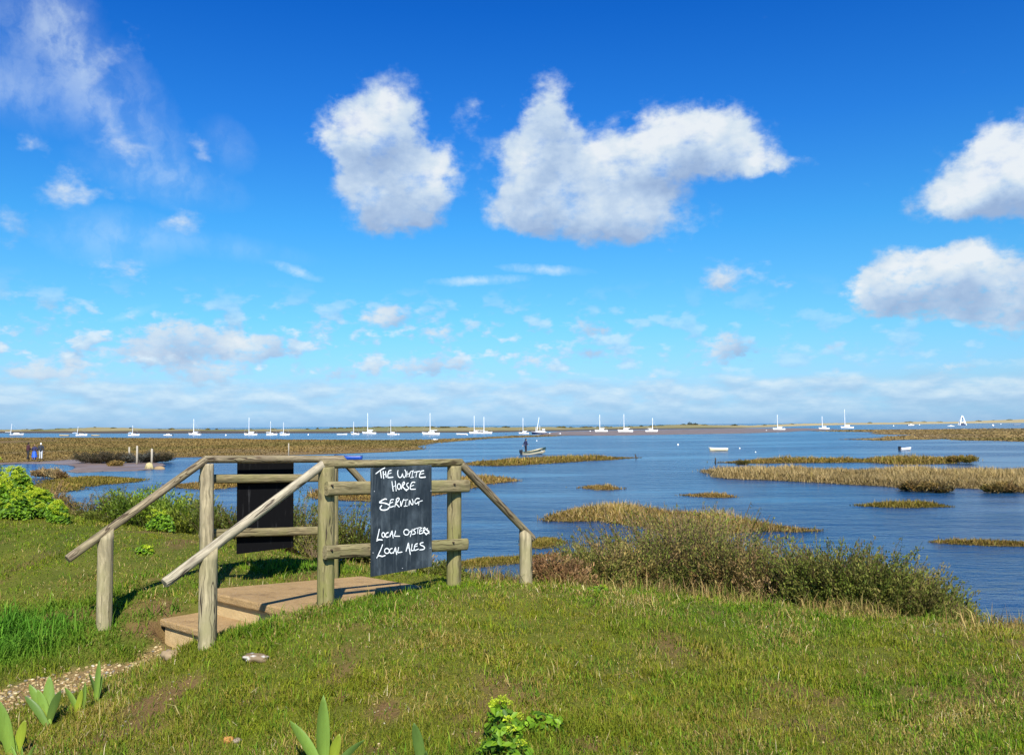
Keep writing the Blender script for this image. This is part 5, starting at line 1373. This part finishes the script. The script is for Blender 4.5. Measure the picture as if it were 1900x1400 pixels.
# stakes and posts out in the marsh
def stake(label, px, y0, y1, wpx, mat='stake', lean=0.0, z0=0.0, Y=None):
    p = onz(px, y1, z0) if Y is None else at(px, y1, Y); k = p.y / F; h = (y1 - y0) * k
    mb = MB(); mb.tube([(0, 0, -.4), (lean * h * .5 + .01, 0, h * .5), (lean * h, 0, h)], [wpx * k * .52, wpx * k * .48, wpx * k * .44], 10)
    o = mb.build('marsh_stake', M[mat], None, True); o.location = p
    tag(o, label, 'stake', 'stakes standing in the marsh')
stake('leftmost of the three bleached stakes in front of the brushwood', 239.5, 829, 855.5, 3.4, z0=.05)
stake('tallest of the three bleached stakes, in the middle', 254, 827, 860, 3.8, z0=.05)
stake('bleached stake standing behind the pale mound on the mud', 281.5, 832, 859, 4.2, z0=.05)
stake('thin grey pole rising from the marsh above the black board', 535.5, 822, 845, 2.2, z0=.2)
stake('short dark stub at the right tip of the long thin marsh spit', 1181, 842, 848, 2, 'darkstake', -.5, z0=.15)
stake('dark stub at the left tip of the upper right marsh strip', 1327.5, 849, 858, 2.6, 'darkstake', z0=.1)
stake('thin dark stick between the two right marsh strips', 1423.5, 858, 872, 1.8, 'darkstake', .2, z0=.2)
stake('tiny dark stub on the long thin marsh spit', 1106.5, 844, 849, 1.5, 'darkstake', z0=.25)

def heap(label, px, py, wpx, hpx, seed, pal, name='brushwood_heap', n=260, leafn=18, Y=None):
    p = onz(px, py, .15); k = p.y / F; rng = np.random.default_rng(seed)
    me = shoot_mesh(name, wpx * k / 2, wpx * k / 2.2, hpx * k, n, leafn, .16, .06, pal, rng, 1.0, .05, (.07, .05, .035), None, .25)
    # thin twigs are widened to stay visible at this distance
    o = link(name, me, M['dry'], None, (p.x, p.y, .12)); return tag(o, label, 'brushwood', 'dead brushwood along the creek')
DK = [(.05,.045,.022,4),(.08,.06,.032,3),(.10,.075,.05,2),(.035,.04,.02,2)]
DKG = [(.07,.075,.06,4),(.11,.105,.085,3),(.05,.05,.035,3)]
heap('dark brushwood heap left of the stakes, leftmost part', 172, 857, 50, 29, 1, DK)
heap('dark brushwood heap between the leftmost one and the stakes', 210, 857, 48, 32, 2, DK)
heap('greyish brushwood heap behind the bleached stakes', 258, 856, 54, 28, 3, DKG)
heap('dark brushwood heap at the water edge right of the stakes', 291, 855, 30, 32, 4, DK)
heap('brown tuft on the mud in front of the brushwood', 216, 862, 20, 10, 5, BROWN, 'marsh_tuft')
heap('brown reed tuft left of the islet in the creek', 88, 882, 34, 24, 6, DRYB, 'reed_tuft', 200)
heap('small rusty reed tuft in the water at the top of the islet', 111, 886, 18, 16, 7, DRYB, 'reed_tuft', 120)
heap('dark rounded tuft at the right end of the upper right marsh strip', 1785, 856, 52, 17, 8, OLIVE + BROWN, 'marsh_tuft')
heap('dark rounded tuft near the left end of the upper right marsh strip', 1377, 858, 16, 9, 9, DK + OLIVE, 'marsh_tuft', 140)
heap('dark brown bush at the near edge of the straw coloured marsh', 1715, 906, 92, 19, 10, BROWN + DK, 'marsh_tuft', 420)
heap('dark brown bush further right on the near edge of the straw coloured marsh', 1855, 908, 54, 20, 11, BROWN + DK, 'marsh_tuft', 300)
# pale mound of old roots
p = onz(277, 869.5); k = p.y / F
rt = empty('root_mound', (p.x, p.y, 0), 0, 'pale yellowish mound of old roots at the creek edge below the stakes', 'mound')
rng = np.random.default_rng(5); mb = MB()
for i in range(16):
    a = i / 16 * 6.283; r_ = rng.uniform(6, 9.5) * k; mb.tube([(0, 0, 11 * k), (math.cos(a) * r_ * .45, math.sin(a) * r_ * .45, 9 * k), (math.cos(a) * r_, math.sin(a) * r_, -.1)], [1.5 * k, 1.4 * k, .9 * k], 6)
mb.build('root', plain('pale_root', (.42, .35, .17), .85, .3, 3), rt, True)
mb = MB(); mb.ball((0, 0, 3 * k), 6 * k, 14, 8, (1, 1, .8)); mb.build('core', M['mud'], rt, True)
stp = onz(296, 870); mb = MB(); mb.ball((0, 0, .3 * k), 10 * k, 14, 8, (1.05, .6, .55)); ob = mb.build('sand_mound', plain('tan_mud', (.27, .19, .10), .9, .3, 3, .1, .5), None, True); ob.location = stp
tag(ob, 'low tan mound at the creek edge right of the pale roots', 'mound')

# scrub on the dunes
def scrub(label, px, py, wpx, hpx, seed, pal, name='scrub_bush', kind=None):
    Yd = np.interp(px, xs, [r[int(NR * .62)][1] for r in rows]); p = at(px, py, Yd); k = Yd / F; rng = np.random.default_rng(seed)
    n = int(90 * max(1, wpx / 6)); a = rng.uniform(0, 6.283, n); r_ = np.sqrt(rng.uniform(0, 1, n)); rx = wpx / 2 * k; hz = hpx * k
    C = np.stack([np.cos(a) * r_ * rx, np.sin(a) * r_ * rx * .6, hz * (1 - r_ ** 2 * .7) * rng.uniform(.0, 1, n)], 1)
    Dd = rng.normal(size=(n, 3)); Dd /= np.linalg.norm(Dd, axis=1)[:, None]
    V, Qd, Cc = leaf_quads(C, Dd, np.full(n, 1.5 * k), np.full(n, 1.2 * k), pick(rng, n, pal, .25), rng)
    o = link(name, mesh_np(name, V, Qd, None, Cc), M['dry'], None, p)
    return o
DARKG = [(.045,.055,.022,3),(.06,.065,.03,2),(.035,.04,.02,2)]
for lb, px, py, wp_, hp in [('round dark bush on top of the small dune hill', 1280, 787.5, 10, 5.5),('lower dark bush right of the one on the dune hill', 1290, 788, 12, 4),('spreading dark bush at the left of the dune hill top', 1268, 789, 12, 3.2),('dark bush right of the dune hill', 1364, 789.5, 8, 3),('dark bush left of the dune hill behind a yacht mast', 1190, 791.5, 8, 3)]:
    tag(scrub(lb, px, py, wp_, hp, int(px), DARKG), lb, 'bush', 'dark bushes on the dunes')
rs = np.random.default_rng(77); acc = []
def merge(objs, name):
    Vs, Qs, Cs = [], [], []; off = 0
    for o in objs:
        me = o.data; n = len(me.vertices); v = np.zeros(n * 3, np.float32); me.vertices.foreach_get('co', v); v = v.reshape(-1, 3) + np.array(o.location)
        q_ = np.zeros(len(me.loops), np.int32); me.loops.foreach_get('vertex_index', q_); c_ = np.zeros(n * 4, np.float32); me.color_attributes['Col'].data.foreach_get('color', c_)
        Vs.append(v); Qs.append(q_.reshape(-1, 4) + off); Cs.append(c_.reshape(-1, 4)[:, :3]); off += n
        bpy.data.objects.remove(o); bpy.data.meshes.remove(me)
    tag(link(name, mesh_np(name, np.concatenate(Vs), np.concatenate(Qs), None, np.concatenate(Cs)), M['dry']), kind='stuff')
for px in list(rs.uniform(-60, 1400, 90)) + list(rs.uniform(640, 860, 60)) + list(rs.uniform(1400, 1950, 12)):
    cyy = np.interp(px, xs, ct); byy = np.interp(px, xs, bt); f = rs.uniform(0, 1) ** 2.2
    py = cyy + .8 + f * max(.5, (byy - cyy) * .45)
    acc.append(scrub('', px, py, rs.uniform(4, 16), rs.uniform(1.2, 2.6), int(px * 7) + 2000, DARKG + OLIVE))
merge(acc, 'dune_scrub')

# ------------------------------------------------------------------ people
def cap(mb, a, b, ra, rb, n=10):
    a, b = Vector(a), Vector(b); mb.tube([a, b], [ra, rb], n); mb.ball(a, ra, n, 6); mb.ball(b, rb, n, 6)
def fuse(mb, name, mat, parent, vox):
    o = mb.build(name, mat, parent); r_ = o.modifiers.new('r', 'REMESH'); r_.mode = 'VOXEL'; r_.voxel_size = vox
    s_ = o.modifiers.new('s', 'SMOOTH'); s_.iterations = 3; s_.factor = .5
    bpy.context.view_layer.update(); dg = bpy.context.evaluated_depsgraph_get()
    me = bpy.data.meshes.new_from_object(o.evaluated_get(dg)); o.modifiers.clear(); old = o.data; o.data = me; bpy.data.meshes.remove(old)
    me.polygons.foreach_set('use_smooth', [True] * len(me.polygons)); return o
def person(label, loc, yaw, H, jacket, trousers, hair, arms, legs, lean=0.0, coat=.0, cap_mat=None, skirt=None):
    """standing figure facing local +y; arms: two (elbow, hand) pairs; legs: two foot offsets"""
    s = H / 1.75; o = empty('person', loc, yaw, label, 'person'); o.scale = (s, s, s)
    J = plain('jacket_cloth', jacket, .85, .25, 14, .15); Tm = plain('trouser_cloth', trousers, .85, .25, 14, .15); Hm = plain('hair', hair, .8, .3, 30, .2)
    sk, ja, tr, sh, ha = MB(), MB(), MB(), MB(), MB()
    ly = lean
    hip, chest, neck, head = Vector((0, 0, .93)), Vector((0, ly * .5, 1.28)), Vector((0, ly * .8, 1.47)), Vector((0, ly + .015, 1.63))
    cap(sk, chest, neck, .11, .055); cap(sk, hip, chest, .13, .12); cap(sk, neck, head, .052, .055)
    sk.ball(head, .095, 14, 10, (.82, 1.0, 1.22)); sk.ball(head + Vector((0, .05, -.06)), .055, 10, 8); sk.ball(head + Vector((0, .105, -.005)), .017, 8, 6)
    for sd in (-1, 1): sk.ball(head + Vector((sd * .08, -.005, .0)), .024, 8, 6, (.5, .8, 1.2))
    ja.ball(chest + Vector((0, 0, .02)), .19, 14, 10, (1.0, .68, .95)); cap(ja, hip + Vector((0, 0, .02 - coat)), chest, .175, .16); ja.ball(hip + Vector((0, 0, .06 - coat)), .185, 12, 8, (1, .78, .8)); cap(ja, chest + Vector((0, 0, .1)), neck, .11, .075)
    for sd, (el_, hd) in zip((-1, 1), arms):
        shd = chest + Vector((sd * .19, 0, .12)); el_, hd = Vector(el_), Vector(hd); d = (hd - el_).normalized()
        cap(sk, shd, el_, .05, .042); cap(sk, el_, hd, .04, .028)
        cap(ja, shd, el_, .075, .062); cap(ja, el_, el_.lerp(hd, .88), .06, .045)
        palm = hd + d * .045; x_ = d.cross(Vector((0, 1, 0))).normalized() if abs(d.y) < .9 else Vector((1, 0, 0))
        cap(sk, hd, palm, .030, .036); q_ = x_.cross(d)
        for i, fl in enumerate((.066, .078, .072, .056)):
            b = palm + q_ * (i - 1.5) * .019 + d * .02; m_ = b + d * fl * .5; e = m_ + (d * .8 + x_ * -.45 * sd).normalized() * fl * .5
            cap(sk, b, m_, .009, .008, 6); cap(sk, m_, e, .008, .007, 6)
        tb = hd + d * .015 + q_ * .034; cap(sk, tb, tb + (d * .7 + q_ * .7).normalized() * .055, .011, .008, 6)
    for sd, ft in zip((-1, 1), legs):
        hp = hip + Vector((sd * .09, 0, -.03)); ft = Vector(ft); kn = hp.lerp(ft, .5) + Vector((0, .035, 0))
        cap(sk, hp, kn, .078, .055); cap(sk, kn, ft + Vector((0, 0, .08)), .052, .036)
        cap(tr, hp, kn, .105, .078); cap(tr, kn, ft + Vector((0, 0, .10)), .075, .06); cap(tr, hip + Vector((0, 0, .05)), hp, .13, .11)
        cap(sk, ft + Vector((0, 0, .05)), ft + Vector((0, .13, .035)), .036, .03); cap(sh, ft + Vector((0, -.03, .05)), ft + Vector((0, .16, .042)), .05, .042)
    fuse(sk, 'body', M['skin'], o, .0075)
    fuse(ja, 'jacket', J, o, .016); fuse(tr, 'trousers', Tm, o, .016); fuse(sh, 'shoes', M['black'], o, .012)
    ha.ball(head + Vector((0, -.018, .03)), .104, 14, 9, (.86, 1.0, 1.1)); ha.ball(head + Vector((0, -.05, -.02)), .085, 12, 8)
    hr = fuse(ha, 'cap' if cap_mat else 'hair', cap_mat or Hm, o, .012)
    if skirt:
        mb = MB(); mb.tube([(0, 0, 1.0), (0, .01, .7), (.02, .02, .3)], [.17, .24, .31], 18); fuse(mb, 'blue_overskirt', plain('blue_cloth', skirt, .6, .25, 8), o, .02)
    return o
AD = [((-.27, -.02, 1.13), (-.29, .06, .88)), ((.27, -.02, 1.13), (.29, .06, .88))]
AF = [((-.27, .05, 1.14), (-.16, .26, 1.02)), ((.27, .05, 1.14), (.16, .26, 1.02))]
AB = [((-.28, -.1, 1.14), (-.27, -.22, .92)), ((.26, .03, 1.13), (.18, .24, 1.0))]
LG_ = [(-.11, 0, 0), (.11, .03, 0)]; LW = [(-.12, .14, 0), (.11, -.14, 0)]
def ground_person(px, py, Y=None): return onz(px, py, .28)
p = ground_person(51.5, 851.5)
person('person in a brown jacket, leftmost of the three on the marsh bank', p, -.5, 1.82, (.05, .02, .026), (.03, .03, .035), (.02, .015, .01), AF, LW, .05)
pb = ground_person(63.5, 853)
person('person in dark jacket and bright blue overtrousers, middle of the three', pb, .2, 1.68, (.03, .03, .07), (.02, .11, .50), (.20, .12, .07), AF, LG_, .08, skirt=(.015, .09, .48))
p3 = ground_person(75.5, 851.5)
person('person with white cap, dark jacket and pale trousers, rightmost of the three', p3, .35, 1.78, (.03, .035, .045), (.42, .45, .48), (.5, .5, .5), AD, LW, .02, cap_mat=plain('white_cap', (.7, .68, .62), .8, .1, 9))
man = person('person in a navy jacket standing at the stern of the open motor boat', MAN, -1.0, 1.78, (.022, .024, .06), (.03, .03, .04), (.03, .025, .02), AB, LG_, .04, coat=.06)
pg = onz(42.5, 846, .28); mb = MB(); mb.box((0, 0, .22), (.34, .2, .44)); bgo = mb.build('bag', plain('pale_bag', (.55, .58, .60), .8, .15, 6), None, bevel=.05); bgo.location = (pg.x, onz(51.5, 851.5, .28).y + .1, .27)
tag(bgo, 'pale bag on the marsh left of the person in the brown jacket', 'bag')
